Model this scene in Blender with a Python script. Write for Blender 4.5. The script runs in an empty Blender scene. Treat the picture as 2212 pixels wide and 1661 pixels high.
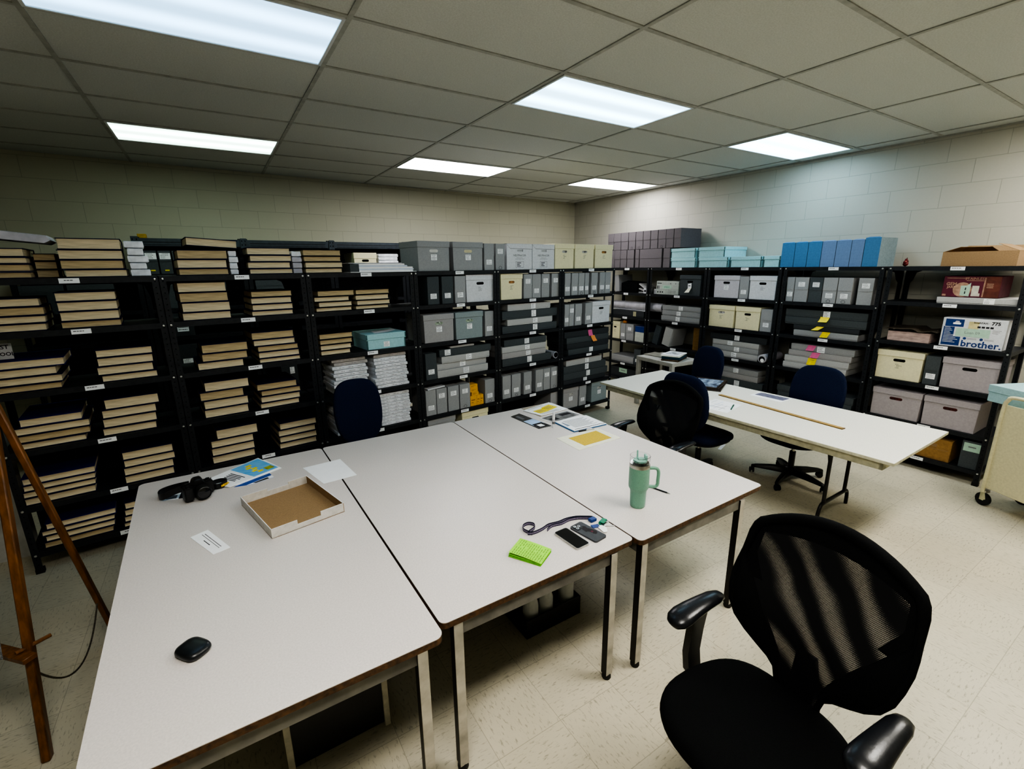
import bpy, bmesh, math, random
from mathutils import Vector, Matrix
R = math.radians
rnd = random.Random(7)
scene = bpy.context.scene
col = scene.collection

# ------------------------------------------------------------------ materials
MATS = {}
def M(name, rgb=(.5, .5, .5), rough=.6, metal=0, nscale=0, namt=.15, bump=0, spec=.4, stretch=None, emit=0, alpha=None, trans=0, dark=None):
    if name in MATS: return MATS[name]
    m = bpy.data.materials.new(name); m.use_nodes = True
    nt = m.node_tree; b = nt.nodes['Principled BSDF']; N = nt.nodes.new; L = nt.links.new
    b.inputs['Base Color'].default_value = (*rgb, 1); b.inputs['Roughness'].default_value = rough
    b.inputs['Metallic'].default_value = metal; b.inputs['Specular IOR Level'].default_value = spec
    if trans: b.inputs['Transmission Weight'].default_value = trans
    if emit:
        b.inputs['Emission Color'].default_value = (*rgb, 1); b.inputs['Emission Strength'].default_value = emit
    if nscale:
        tc = N('ShaderNodeTexCoord'); mp = N('ShaderNodeMapping')
        L(tc.outputs['Object'], mp.inputs['Vector'])
        if stretch: mp.inputs['Scale'].default_value = stretch
        nz = N('ShaderNodeTexNoise'); nz.inputs['Scale'].default_value = nscale; nz.inputs['Detail'].default_value = 4
        L(mp.outputs['Vector'], nz.inputs['Vector'])
        mx = N('ShaderNodeMix'); mx.data_type = 'RGBA'
        d = dark or tuple(c * (1 - namt * 2) for c in rgb)
        mx.inputs[6].default_value = (*d, 1); mx.inputs[7].default_value = (*[min(1, c * (1 + namt * .6)) for c in rgb], 1)
        rp = N('ShaderNodeMapRange'); rp.inputs[1].default_value = .3; rp.inputs[2].default_value = .7
        L(nz.outputs['Fac'], rp.inputs[0]); L(rp.outputs[0], mx.inputs[0]); L(mx.outputs[2], b.inputs['Base Color'])
        if bump:
            bp = N('ShaderNodeBump'); bp.inputs['Strength'].default_value = bump; bp.inputs['Distance'].default_value = .002
            L(nz.outputs['Fac'], bp.inputs['Height']); L(bp.outputs['Normal'], b.inputs['Normal'])
    MATS[name] = m
    return m

def mathn(nt, op, a, b=None, c=None):
    n = nt.nodes.new('ShaderNodeMath'); n.operation = op
    for i, v in enumerate((a, b, c)):
        if v is None: continue
        if isinstance(v, (int, float)): n.inputs[i].default_value = v
        else: nt.links.new(v, n.inputs[i])
    return n.outputs[0]

def mixc(nt, fac, a, b):
    n = nt.nodes.new('ShaderNodeMix'); n.data_type = 'RGBA'
    for i, v in ((0, fac), (6, a), (7, b)):
        if isinstance(v, tuple): n.inputs[i].default_value = (*v, 1)
        elif isinstance(v, (int, float)): n.inputs[i].default_value = v
        else: nt.links.new(v, n.inputs[i])
    return n.outputs[2]

def floor_mat():
    m = bpy.data.materials.new('vinyl_tile'); m.use_nodes = True; nt = m.node_tree; b = nt.nodes['Principled BSDF']
    tc = nt.nodes.new('ShaderNodeTexCoord'); sp = nt.nodes.new('ShaderNodeSeparateXYZ'); nt.links.new(tc.outputs['Object'], sp.inputs[0])
    T = .3048
    u = mathn(nt, 'DIVIDE', mathn(nt, 'SUBTRACT', sp.outputs[0], .9964 - 20 * T), T)
    v = mathn(nt, 'DIVIDE', mathn(nt, 'SUBTRACT', sp.outputs[1], 1.2305 - 20 * T), T)
    fu, fv = mathn(nt, 'FLOOR', u), mathn(nt, 'FLOOR', v)
    par = mathn(nt, 'MODULO', mathn(nt, 'ADD', fu, fv), 2)
    def streak(sx, sy, sc):
        mp = nt.nodes.new('ShaderNodeMapping'); mp.inputs['Scale'].default_value = (sx, sy, 1); nt.links.new(tc.outputs['Object'], mp.inputs[0])
        nz = nt.nodes.new('ShaderNodeTexNoise'); nz.inputs['Scale'].default_value = sc; nz.inputs['Detail'].default_value = 3; nz.inputs['Roughness'].default_value = .6
        nt.links.new(mp.outputs[0], nz.inputs['Vector']); return nz.outputs['Fac']
    s = nt.nodes.new('ShaderNodeMix'); nt.links.new(par, s.inputs[0]); nt.links.new(streak(1, 3.6, 30), s.inputs[2]); nt.links.new(streak(3.6, 1, 30), s.inputs[3])
    mr = nt.nodes.new('ShaderNodeMapRange'); nt.links.new(s.outputs[0], mr.inputs[0]); mr.inputs[1].default_value = .55; mr.inputs[2].default_value = .70
    cl = streak(1, 1, 3)
    base = mixc(nt, cl, (.52, .48, .36), (.66, .61, .48))
    wn = nt.nodes.new('ShaderNodeTexWhiteNoise'); wn.noise_dimensions = '2D'
    cb = nt.nodes.new('ShaderNodeCombineXYZ'); nt.links.new(fu, cb.inputs[0]); nt.links.new(fv, cb.inputs[1]); nt.links.new(cb.outputs[0], wn.inputs[0])
    base = mixc(nt, mathn(nt, 'MULTIPLY', wn.outputs[0], .22), base, (.42, .40, .33))
    c = mixc(nt, mathn(nt, 'MULTIPLY', mr.outputs[0], .6), base, (.19, .17, .12))
    du = mathn(nt, 'ABSOLUTE', mathn(nt, 'SUBTRACT', mathn(nt, 'FRACT', u), .5)); dv = mathn(nt, 'ABSOLUTE', mathn(nt, 'SUBTRACT', mathn(nt, 'FRACT', v), .5))
    line = mathn(nt, 'GREATER_THAN', mathn(nt, 'MAXIMUM', du, dv), .4945)
    c = mixc(nt, mathn(nt, 'MULTIPLY', line, .38), c, (.16, .14, .10))
    nt.links.new(c, b.inputs['Base Color']); b.inputs['Roughness'].default_value = .42; b.inputs['Specular IOR Level'].default_value = .3
    return m

def block_mat(name, c1, c2, ux, uz=2):
    m = bpy.data.materials.new(name); m.use_nodes = True; nt = m.node_tree; b = nt.nodes['Principled BSDF']
    tc = nt.nodes.new('ShaderNodeTexCoord'); sp = nt.nodes.new('ShaderNodeSeparateXYZ'); nt.links.new(tc.outputs['Object'], sp.inputs[0])
    cb = nt.nodes.new('ShaderNodeCombineXYZ'); nt.links.new(sp.outputs[ux], cb.inputs[0]); nt.links.new(sp.outputs[uz], cb.inputs[1])
    br = nt.nodes.new('ShaderNodeTexBrick'); nt.links.new(cb.outputs[0], br.inputs['Vector'])
    br.inputs['Scale'].default_value = 1; br.inputs['Brick Width'].default_value = .392; br.inputs['Row Height'].default_value = .196
    br.inputs['Mortar Size'].default_value = .0035; br.inputs['Mortar Smooth'].default_value = .6
    br.inputs['Color1'].default_value = (*c1, 1); br.inputs['Color2'].default_value = (*c2, 1); br.inputs['Mortar'].default_value = (*[c * .74 for c in c1], 1)
    nz = nt.nodes.new('ShaderNodeTexNoise'); nz.inputs['Scale'].default_value = 55; nz.inputs['Detail'].default_value = 6; nt.links.new(tc.outputs['Object'], nz.inputs['Vector'])
    nt.links.new(mixc(nt, mathn(nt, 'MULTIPLY', nz.outputs['Fac'], .22), br.outputs['Color'], tuple(c * .75 for c in c1)), b.inputs['Base Color'])
    bp = nt.nodes.new('ShaderNodeBump'); bp.inputs['Strength'].default_value = .35; bp.inputs['Distance'].default_value = .003
    nt.links.new(mathn(nt, 'ADD', mathn(nt, 'MULTIPLY', br.outputs['Fac'], -1), mathn(nt, 'MULTIPLY', nz.outputs['Fac'], .25)), bp.inputs['Height']); nt.links.new(bp.outputs['Normal'], b.inputs['Normal'])
    b.inputs['Roughness'].default_value = .75; b.inputs['Specular IOR Level'].default_value = .25
    return m

def mesh_fabric():
    m = bpy.data.materials.new('chair_mesh_fabric'); m.use_nodes = True; nt = m.node_tree; b = nt.nodes['Principled BSDF']
    b.inputs['Base Color'].default_value = (.008, .008, .009, 1); b.inputs['Roughness'].default_value = .75; b.inputs['Specular IOR Level'].default_value = .2
    uv = nt.nodes.new('ShaderNodeUVMap'); sp = nt.nodes.new('ShaderNodeSeparateXYZ'); nt.links.new(uv.outputs[0], sp.inputs[0])
    p = .0046
    row = mathn(nt, 'FLOOR', mathn(nt, 'DIVIDE', sp.outputs[1], p * .8))
    off = mathn(nt, 'MULTIPLY', mathn(nt, 'MODULO', row, 2), .5)
    fx = mathn(nt, 'SUBTRACT', mathn(nt, 'FRACT', mathn(nt, 'ADD', mathn(nt, 'DIVIDE', sp.outputs[0], p), off)), .5)
    fy = mathn(nt, 'SUBTRACT', mathn(nt, 'FRACT', mathn(nt, 'DIVIDE', sp.outputs[1], p * .8)), .5)
    r = mathn(nt, 'SQRT', mathn(nt, 'ADD', mathn(nt, 'MULTIPLY', fx, fx), mathn(nt, 'MULTIPLY', fy, fy)))
    wv = nt.nodes.new('ShaderNodeTexWave'); wv.inputs['Scale'].default_value = 3.6; wv.inputs['Distortion'].default_value = 6; wv.inputs['Detail'].default_value = 1.5; wv.inputs['Detail Scale'].default_value = .8
    wv.bands_direction = 'DIAGONAL'
    nt.links.new(uv.outputs[0], wv.inputs['Vector'])
    mr = nt.nodes.new('ShaderNodeMapRange'); nt.links.new(wv.outputs['Fac'], mr.inputs[0]); mr.inputs[1].default_value = .2; mr.inputs[2].default_value = .95; mr.inputs[3].default_value = .0; mr.inputs[4].default_value = .36
    hole = mathn(nt, 'LESS_THAN', r, mr.outputs[0])
    nt.links.new(mathn(nt, 'SUBTRACT', 1, mathn(nt, 'MULTIPLY', hole, .34)), b.inputs['Alpha'])
    return m

def lamp_mat(name, tint, s):
    m = bpy.data.materials.new(name); m.use_nodes = True; nt = m.node_tree; b = nt.nodes['Principled BSDF']
    tc = nt.nodes.new('ShaderNodeTexCoord'); sp = nt.nodes.new('ShaderNodeSeparateXYZ'); nt.links.new(tc.outputs['Object'], sp.inputs[0])
    a = mathn(nt, 'ABSOLUTE', mathn(nt, 'SUBTRACT', mathn(nt, 'ABSOLUTE', sp.outputs[1]), .13))
    mr = nt.nodes.new('ShaderNodeMapRange'); mr.interpolation_type = 'SMOOTHSTEP'; nt.links.new(a, mr.inputs[0]); mr.inputs[1].default_value = 0; mr.inputs[2].default_value = .11; mr.inputs[3].default_value = 1.35; mr.inputs[4].default_value = .62
    b.inputs['Base Color'].default_value = (.7, .72, .72, 1)
    b.inputs['Emission Color'].default_value = (*tint, 1); nt.links.new(mathn(nt, 'MULTIPLY', mr.outputs[0], s), b.inputs['Emission Strength'])
    return m

black_metal = M('black_metal', (.017, .019, .023), .5, .0, 30, .2, spec=.35)
blue_metal = M('slate_metal', (.045, .06, .075), .5, 0, 20, .15)
hole_dark = M('hole_dark', (.004, .004, .004), .9, spec=.1)
bolt_m = M('bolt_steel', (.75, .75, .74), .3, .9, 40, .1)
pages_m = M('aged_pages', (.70, .59, .40), .9, 0, 7, .15, stretch=(1.5, 1.5, 45), spec=.1)
pages_d = M('aged_pages_brown', (.56, .44, .26), .9, 0, 7, .18, stretch=(1.5, 1.5, 45), spec=.1)
navy_m = M('navy_bookcloth', (.006, .009, .055), .8, 0, 220, .2, spec=.2)
navy_bright = M('blue_bookcloth', (.008, .012, .12), .75, 0, 220, .2, spec=.2)
black_cloth = M('black_bookcloth', (.012, .013, .018), .8, 0, 220, .2, spec=.2)
gray_m = M('archival_grey', (.35, .355, .36), .85, 0, 90, .05, spec=.15)
gray_w = M('archival_warm_grey', (.38, .37, .37), .85, 0, 90, .05, spec=.15)
gray_b = M('archival_blue_grey', (.29, .34, .345), .85, 0, 90, .05, spec=.15)
gray_d = M('archival_dark_grey', (.085, .097, .103), .85, 0, 90, .07, spec=.15)
gray_k = M('archival_charcoal', (.050, .055, .060), .85, 0, 90, .07, spec=.15)
gray_l = M('archival_light_grey', (.46, .46, .455), .85, 0, 90, .05, spec=.15)
mauve_m = M('archival_mauve_grey', (.165, .15, .16), .85, 0, 90, .06, spec=.15)
lav_m = M('lavender_grey_board', (.42, .38, .39), .85, 0, 70, .05, spec=.15)
white_box = M('white_board', (.68, .69, .72), .8, 0, 60, .06, spec=.2)
cream_m = M('cream_board', (.80, .75, .50), .8, 0, 70, .04, spec=.2)
teal_m = M('pale_teal_board', (.38, .64, .68), .8, 0, 70, .05, spec=.2)
blue_m = M('mid_blue_board', (.085, .215, .40), .8, 0, 60, .06, spec=.2)
blue_g = M('blue_grey_board', (.21, .28, .31), .85, 0, 60, .1)
paper_m = M('white_paper', (.90, .91, .92), .8, 0, 25, .012, spec=.2)
paper_g = M('grey_paper', (.52, .51, .56), .8, 0, 14, .12, bump=.4)
ink_m = M('ink_black', (.02, .02, .025), .8, 0, 200, .2)
ink_g = M('ink_grey', (.20, .20, .21), .8, 0, 200, .2)
wrap_m = M('wrapping_paper', (.84, .86, .90), .75, 0, 18, .14, bump=.5)
lam_m = M('beige_laminate', (.66, .615, .585), .38, 0, 160, .05, spec=.35)
edge_m = M('brown_edge', (.11, .055, .022), .6, 0, 60, .35)
apron_m = M('grey_apron', (.20, .19, .165), .55, .2, 12, .2)
chrome_m = M('worn_chrome', (.62, .60, .56), .35, .85, 9, .25)
legshade_m = M('leg_side_shade', (.02, .018, .016), .5, .2, 30, .2)
rubber_m = M('black_rubber', (.012, .012, .012), .6, 0, 60, .2)
plastic_k = M('black_plastic', (.010, .010, .011), .38, 0, 120, .15, spec=.45)
pad_m = M('black_armpad', (.012, .013, .016), .28, 0, 140, .2, bump=.15, spec=.5)
fabric_k = M('black_fabric', (.007, .0075, .008), .9, 0, 400, .25, bump=.3, spec=.12)
navy_f = M('navy_fabric', (.012, .019, .052), .9, 0, 400, .3, bump=.3, spec=.12)
mesh_m = mesh_fabric()
white_lam = M('white_laminate', (.80, .79, .72), .4, 0, 120, .04, spec=.35)
cream_edge = M('cream_edge_band', (.56, .54, .40), .5, 0, 30, .12)
leg_k = M('black_enamel', (.03, .028, .027), .4, .4, 25, .25)
oak_m = M('varnished_oak', (.19, .075, .018), .4, 0, 9, .3, stretch=(6, 6, 1), spec=.4)
cart_m = M('cream_enamel', (.60, .56, .36), .45, 0, 60, .06)
kraft_m = M('kraft_board', (.31, .205, .11), .85, 0, 120, .08)
kraft_d = M('kraft_board_inside', (.31, .20, .10), .85, 0, 160, .08)
mint_m = M('mint_enamel', (.18, .37, .27), .38, 0, 260, .08, bump=.08)
steel_m = M('brushed_steel', (.6, .58, .55), .3, 1, 40, .15)
clear_m = M('clear_plastic', (.95, .97, .97), .05, 0, trans=1, nscale=3, namt=.01)
mintp_m = M('mint_plastic', (.24, .48, .40), .35, 0, 60, .06)
yel_m = M('yellow_box', (.85, .43, .015), .6, 0, 60, .08)
note_y = M('sticky_yellow', (.90, .72, .02), .7, 0, 30, .08)
note_p = M('sticky_pink', (.72, .14, .32), .7, 0, 30, .08)
note_o = M('sticky_orange', (.90, .36, .10), .7, 0, 30, .08)
gold_m = M('gold_paper', (.66, .47, .045), .7, 0, 120, .12)
ivory_m = M('ivory_card', (.84, .83, .68), .7, 0, 30, .04)
lime_m = M('lime_paper', (.36, .78, .05), .7, 0, 30, .06)
lime_d = M('lime_paper_edge', (.20, .58, .03), .7, 0, 80, .15)
green_paper = M('pale_green_paper', (.42, .60, .48), .8, 0, 40, .06)
photo_m = M('dark_photo', (.035, .035, .035), .35, 0, 14, .9, dark=(.3, .3, .3))
photo_b = M('skyline_photo', (.03, .03, .06), .4, 0, 30, .6, dark=(.30, .30, .40), stretch=(3, 1, 1))
sky_m = M('sky_print', (.42, .58, .82), .5, 0, 6, .15)
fly_m = M('blue_print', (.07, .33, .66), .5, 0, 9, .3, dark=(.25, .55, .8), stretch=(1, 4, 1))
cobalt_m = M('cobalt_print', (.02, .09, .42), .5, 0, 12, .15)
screen_m = M('phone_glass', (.008, .008, .01), .08, 0, 4, .05, spec=.6)
phone_m = M('phone_case_slate', (.055, .06, .068), .5, 0, 60, .1)
lens_m = M('lens_glass', (.01, .01, .012), .05, 0, 6, .1, spec=.7)
sticker_m = M('dark_sticker', (.012, .006, .006), .5, 0, 60, .5)
stripe_m = M('lilac_webbing', (.22, .19, .28), .8, 0, 200, .25)
webb_m = M('navy_webbing', (.012, .014, .045), .8, 0, 200, .25)
keyg_m = M('green_key_cover', (.01, .22, .12), .4, 0, 30, .1)
keyb_m = M('blue_key_tag', (.01, .05, .22), .4, 0, 30, .1)
nik_m = M('strap_yellow', (.8, .5, .02), .6, 0, 30, .1)
ceil_m = M('ceiling_tile', (.60, .62, .585), .9, 0, 130, .06, bump=.2, spec=.1)
grid_m = M('ceiling_grid_metal', (.42, .43, .39), .6, 0, 20, .1)
wood_r = M('ruler_wood', (.42, .27, .09), .5, 0, 40, .2)
frame_m = M('dark_wood_frame', (.035, .02, .012), .35, 0, 30, .3)
red_m = M('deep_red', (.16, .012, .012), .5, 0, 60, .4)
maroon_m = M('maroon_print', (.13, .018, .04), .6, 0, 20, .15)
rust_m = M('rust_print', (.16, .045, .03), .6, 0, 14, .3)
pinkbeige_m = M('pinkish_board', (.56, .42, .38), .8, 0, 14, .2, stretch=(1, 1, 3))
brown_box = M('brown_card', (.34, .19, .06), .8, 0, 40, .12)
bottle_m = M('frosted_bottle', (.55, .57, .56), .4, 0, 20, .1)
plexi_m = M('clear_sheet', (.9, .92, .93), .05, trans=.9, nscale=3, namt=.01)
brass_m = M('dark_chain', (.16, .14, .11), .5, .7, 200, .3)
pencil_m = M('pen_black', (.01, .01, .01), .4, 0, 60, .2)
teal_pen = M('dark_green_pen', (.01, .09, .06), .4, 0, 60, .2)
beige_p = M('beige_enamel', (.50, .47, .38), .5, 0, 40, .1)
bluebind = M('dark_teal_binder', (.012, .05, .075), .6, 0, 90, .15)

# ------------------------------------------------------------------ mesh builder
class MB:
    def __init__(s): s.v = []; s.f = []; s.mi = []; s.mats = []; s.T = Matrix.Identity(4); s.uv = {}
    def m(s, mat):
        if mat not in s.mats: s.mats.append(mat)
        return s.mats.index(mat)
    def add(s, vs, fs, mat):
        b = len(s.v); k = s.m(mat)
        s.v += [tuple(s.T @ Vector(p)) for p in vs]
        for f in fs: s.f.append(tuple(b + i for i in f)); s.mi.append(k)
        return s
    def box(s, x0, x1, y0, y1, z0, z1, mat):
        return s.add([(x0, y0, z0), (x1, y0, z0), (x1, y1, z0), (x0, y1, z0), (x0, y0, z1), (x1, y0, z1), (x1, y1, z1), (x0, y1, z1)],
                     [(3, 2, 1, 0), (4, 5, 6, 7), (0, 1, 5, 4), (1, 2, 6, 5), (2, 3, 7, 6), (3, 0, 4, 7)], mat)
    def quad(s, a, b, c, d, mat): return s.add([a, b, c, d], [(0, 1, 2, 3)], mat)
    def fq(s, x0, x1, z0, z1, y, mat):          # a face that looks towards -y
        return s.quad((x0, y, z0), (x1, y, z0), (x1, y, z1), (x0, y, z1), mat)
    def prism(s, pts, z0, z1, mat, side=None, cap_bottom=True):
        n = len(pts); vs = [(p[0], p[1], z0) for p in pts] + [(p[0], p[1], z1) for p in pts]
        s.add(vs, [tuple(range(n, 2 * n))] + ([tuple(range(n - 1, -1, -1))] if cap_bottom else []), mat)
        return s.add(vs, [(i, (i + 1) % n, n + (i + 1) % n, n + i) for i in range(n)], side or mat)
    def bar(s, a, b, w, h, mat, up=(0, 0, 1)):
        a, b = Vector(a), Vector(b); d = (b - a).normalized(); u = Vector(up)
        if abs(d.dot(u)) > .98: u = Vector((0, 1, 0))
        x = d.cross(u).normalized() * w / 2; y = x.cross(d).normalized() * h / 2
        vs = [a - x - y, a + x - y, a + x + y, a - x + y, b - x - y, b + x - y, b + x + y, b - x + y]
        return s.add([tuple(v) for v in vs], [(0, 1, 2, 3), (7, 6, 5, 4), (0, 4, 5, 1), (1, 5, 6, 2), (2, 6, 7, 3), (3, 7, 4, 0)], mat)
    def tube(s, pts, r, mat, n=8, closed=False):
        pts = [Vector(p) for p in pts]; N = len(pts); rs = r if isinstance(r, (list, tuple)) else [r] * N; vs = []; prev = None
        for i, p in enumerate(pts):
            t = (pts[(i + 1) % N] - pts[i - 1]) if closed else (pts[min(i + 1, N - 1)] - pts[max(i - 1, 0)])
            t.normalize()
            if prev is None:
                u = Vector((0, 0, 1)) if abs(t.z) < .9 else Vector((1, 0, 0)); x = t.cross(u).normalized()
            else: x = (prev - t * prev.dot(t)).normalized()
            prev = x; y = t.cross(x)
            vs += [tuple(p + (x * math.cos(2 * math.pi * k / n) + y * math.sin(2 * math.pi * k / n)) * rs[i]) for k in range(n)]
        fs = [(i * n + k, i * n + (k + 1) % n, ((i + 1) % N) * n + (k + 1) % n, ((i + 1) % N) * n + k) for i in range(N if closed else N - 1) for k in range(n)]
        if not closed: fs += [tuple(range(n - 1, -1, -1)), tuple(range((N - 1) * n, N * n))]
        return s.add(vs, fs, mat)
    def lathe(s, prof, mat, n=24, c=(0, 0, 0), cap=True):
        vs = [(c[0] + r * math.cos(2 * math.pi * k / n), c[1] + r * math.sin(2 * math.pi * k / n), c[2] + z) for r, z in prof for k in range(n)]
        fs = [(i * n + k, i * n + (k + 1) % n, (i + 1) * n + (k + 1) % n, (i + 1) * n + k) for i in range(len(prof) - 1) for k in range(n)]
        if cap: fs += [tuple(range(n - 1, -1, -1)), tuple(range((len(prof) - 1) * n, len(prof) * n))]
        return s.add(vs, fs, mat)
    def loft(s, rings, mat, cap=True):
        n = len(rings[0]); vs = [p for r in rings for p in r]
        fs = [(i * n + k, i * n + (k + 1) % n, (i + 1) * n + (k + 1) % n, (i + 1) * n + k) for i in range(len(rings) - 1) for k in range(n)]
        if cap: fs += [tuple(range(n - 1, -1, -1)), tuple(range((len(rings) - 1) * n, len(rings) * n))]
        return s.add(vs, fs, mat)
    def ribbon(s, pts, h, mat, th=.0015, up=(0, 0, 1)):
        pts = [Vector(p) for p in pts]; up = Vector(up); rings = []
        for i, p in enumerate(pts):
            t = (pts[min(i + 1, len(pts) - 1)] - pts[max(i - 1, 0)]).normalized(); nn = t.cross(up).normalized() * th / 2
            rings.append([tuple(p - nn), tuple(p + nn), tuple(p + nn + up * h), tuple(p - nn + up * h)])
        return s.loft(rings, mat)
    def mesh(s, name, bevel=0, smooth=40, seg=1):
        me = bpy.data.meshes.new(name); me.from_pydata(s.v, [], s.f)
        for m in s.mats: me.materials.append(m)
        me.polygons.foreach_set('material_index', s.mi); me.update()
        if bevel:
            bm = bmesh.new(); bm.from_mesh(me)
            es = [e for e in bm.edges if len(e.link_faces) == 2 and e.calc_face_angle(0) > R(40)]
            bmesh.ops.bevel(bm, geom=es, offset=bevel, segments=seg, affect='EDGES', clamp_overlap=True); bm.to_mesh(me); bm.free()
        if smooth:
            me.shade_smooth(); me.set_sharp_from_angle(angle=R(smooth))
        return me

def obj(name, mb, parent=None, bevel=0, loc=None, rot=None, smooth=40, seg=1):
    me = mb if isinstance(mb, bpy.types.Mesh) else mb.mesh(name, bevel, smooth, seg)
    o = bpy.data.objects.new(name, me); col.objects.link(o)
    if parent is not None: o.parent = parent
    if loc is not None: o.location = loc
    if rot is not None: o.rotation_euler = rot
    return o
def tag(o, label, cat, group=None, kind=None):
    if label: o['label'] = label
    if cat: o['category'] = cat
    if group: o['group'] = group
    if kind: o['kind'] = kind
    return o
def thing(name, label, cat, loc=(0, 0, 0), rz=0, group=None):
    o = bpy.data.objects.new(name, None); col.objects.link(o); o.empty_display_size = .1
    o.location = loc; o.rotation_euler = (0, 0, rz)
    return tag(o, label, cat, group)
def copy_tree(o, parent=None):
    c = o.copy(); col.objects.link(c)
    if parent is not None: c.parent = parent
    for ch in list(o.children): copy_tree(ch, c)
    return c
def struct(name, mb, **k):
    o = obj(name, mb, **k); o['kind'] = 'structure'; return o

FONTS = {}
def text_mb(s, size, mat, T, bold=0, align='CENTER'):
    """flat letters as mesh faces; drawn in x (right) and z (up) facing -y, moved by T"""
    key = (s, size, bold, align)
    if key not in FONTS:
        cu = bpy.data.curves.new('t', 'FONT'); cu.body = s; cu.size = size; cu.align_x = align; cu.align_y = 'CENTER'; cu.resolution_u = 2; cu.offset = bold
        ob = bpy.data.objects.new('t', cu); col.objects.link(ob); bpy.context.view_layer.update()
        me = bpy.data.meshes.new_from_object(ob.evaluated_get(bpy.context.evaluated_depsgraph_get()))
        FONTS[key] = ([tuple(v.co) for v in me.vertices], [tuple(p.vertices) for p in me.polygons])
        bpy.data.objects.remove(ob); bpy.data.curves.remove(cu); bpy.data.meshes.remove(me)
    vs, fs = FONTS[key]; mb = MB(); mb.T = T
    return mb.add([(x, 0, y) for x, y, z in vs], fs, mat)
def join(a, b):
    T = a.T; a.T = Matrix.Identity(4); k = 0
    for f, mi in zip(b.f, b.mi): pass
    base = len(a.v); a.v += b.v
    for f, mi in zip(b.f, b.mi): a.f.append(tuple(base + i for i in f)); a.mi.append(a.m(b.mats[mi]))
    a.T = T
    return a

# ------------------------------------------------------------------ camera (photo 2212 x 1661)
FPX = 1005.5; HC = 1.88
yaw, pitch, roll = .5604, .249, -.012
fw = Vector((math.sin(yaw) * math.cos(pitch), math.cos(yaw) * math.cos(pitch), -math.sin(pitch))); rt = Vector((math.cos(yaw), -math.sin(yaw), 0)); up = rt.cross(fw)
r2 = rt * math.cos(roll) + up * math.sin(roll); u2 = -rt * math.sin(roll) + up * math.cos(roll)
cam = bpy.data.cameras.new('camera'); co = bpy.data.objects.new('camera', cam); col.objects.link(co)
cam.sensor_width = 36; cam.lens = 36 * FPX / 2212; cam.clip_start = .05; cam.clip_end = 60
co.matrix_world = Matrix(((r2.x, u2.x, -fw.x, 0), (r2.y, u2.y, -fw.y, 0), (r2.z, u2.z, -fw.z, HC), (0, 0, 0, 1)))
scene.camera = co

# ------------------------------------------------------------------ room
CZ = 2.976; XR = 5.785
struct('floor', MB().box(-3.6, XR + .1, -3.6, 7.4, -.05, 0, floor_mat()), smooth=0)
struct('ceiling', MB().box(-3.6, XR + .1, -3.6, 7.4, CZ, CZ + .05, ceil_m), smooth=0)
wall_c = ((.54, .53, .41), (.52, .51, .39))
th_w = math.atan(.075)
bw = MB().box(-5.5, 6.3, 0, .1, 0, CZ, block_mat('painted_block_back', *wall_c, 0))
struct('wall_back', bw, loc=(0, 6.56, 0), rot=(0, 0, th_w), smooth=0)
struct('wall_right', MB().box(XR, XR + .1, -3.6, 7.2, 0, CZ, block_mat('painted_block_right', (.50, .49, .42), (.47, .46, .395), 1)), smooth=0)
struct('wall_left', MB().box(-3.6, -3.5, -3.6, 7.2, 0, CZ, block_mat('painted_block_left', *wall_c, 1)), smooth=0)
struct('wall_front', MB().box(-3.6, XR, -3.6, -3.5, 0, CZ, block_mat('painted_block_front', *wall_c, 0)), smooth=0)
struct('wall_partition', MB().box(-3.5, -1.275, 4.13, 4.23, 0, 1.75, M('partition_paint', (.50, .50, .48), .7, 0, 40, .05)), smooth=0)
# suspended ceiling grid: flat tees just under the tiles
GX = [-.5254 + 1.2192 * i for i in range(-2, 6)]; GY = [2.4387 + .6096 * j for j in range(-9, 8)]
g = MB()
for x in GX: g.box(x - .012, x + .012, -3.5, 7.05, CZ - .006, CZ - .0005, grid_m)
for y in GY:
    if y < 6.5 + .075 * 0 + .4: g.box(-3.5, XR, y - .012, y + .012, CZ - .0055, CZ - .0004, grid_m)
g.box(XR - .02, XR, -3.5, 7.0, CZ - .012, CZ - .001, grid_m)
struct('trim_1', g, smooth=0)

# ceiling lights
lm_1 = lamp_mat('lamp_lens_blue', (.36, .68, 1.0), 1.05); lm_2 = lamp_mat('lamp_lens_greenish', (.74, 1.0, .86), 1.9); lm_3 = lamp_mat('lamp_lens_pale_blue', (.45, .78, 1.0), 1.6)
lm_h = lamp_mat('lamp_lens_bright', (1, .98, 1), 7); lm_6 = lamp_mat('lamp_lens_cool', (.52, .80, 1.0), 3.4); lm_w = lamp_mat('lamp_lens_warm', (1, .96, .88), 11)
LIGHTS = [(0, 0, lm_1, 'large recessed ceiling light, nearest the camera over the beige tables'), (0, 4, lm_2, 'recessed ceiling light above the aisle by the wall of bound volumes'),
          (2, 0, lm_3, 'recessed ceiling light in the middle of the ceiling, above the folding table'), (2, 4, lm_h, 'bright recessed ceiling light above the left shelves, between two others'),
          (4, 4, lm_h, 'small bright recessed ceiling light closest to the room corner'), (4, 0, lm_6, 'recessed ceiling light close to the right block wall, above the blue boxes'),
          (0, -4, lm_w, None), (2, -4, lm_w, None), (4, -4, lm_w, None)]
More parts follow.
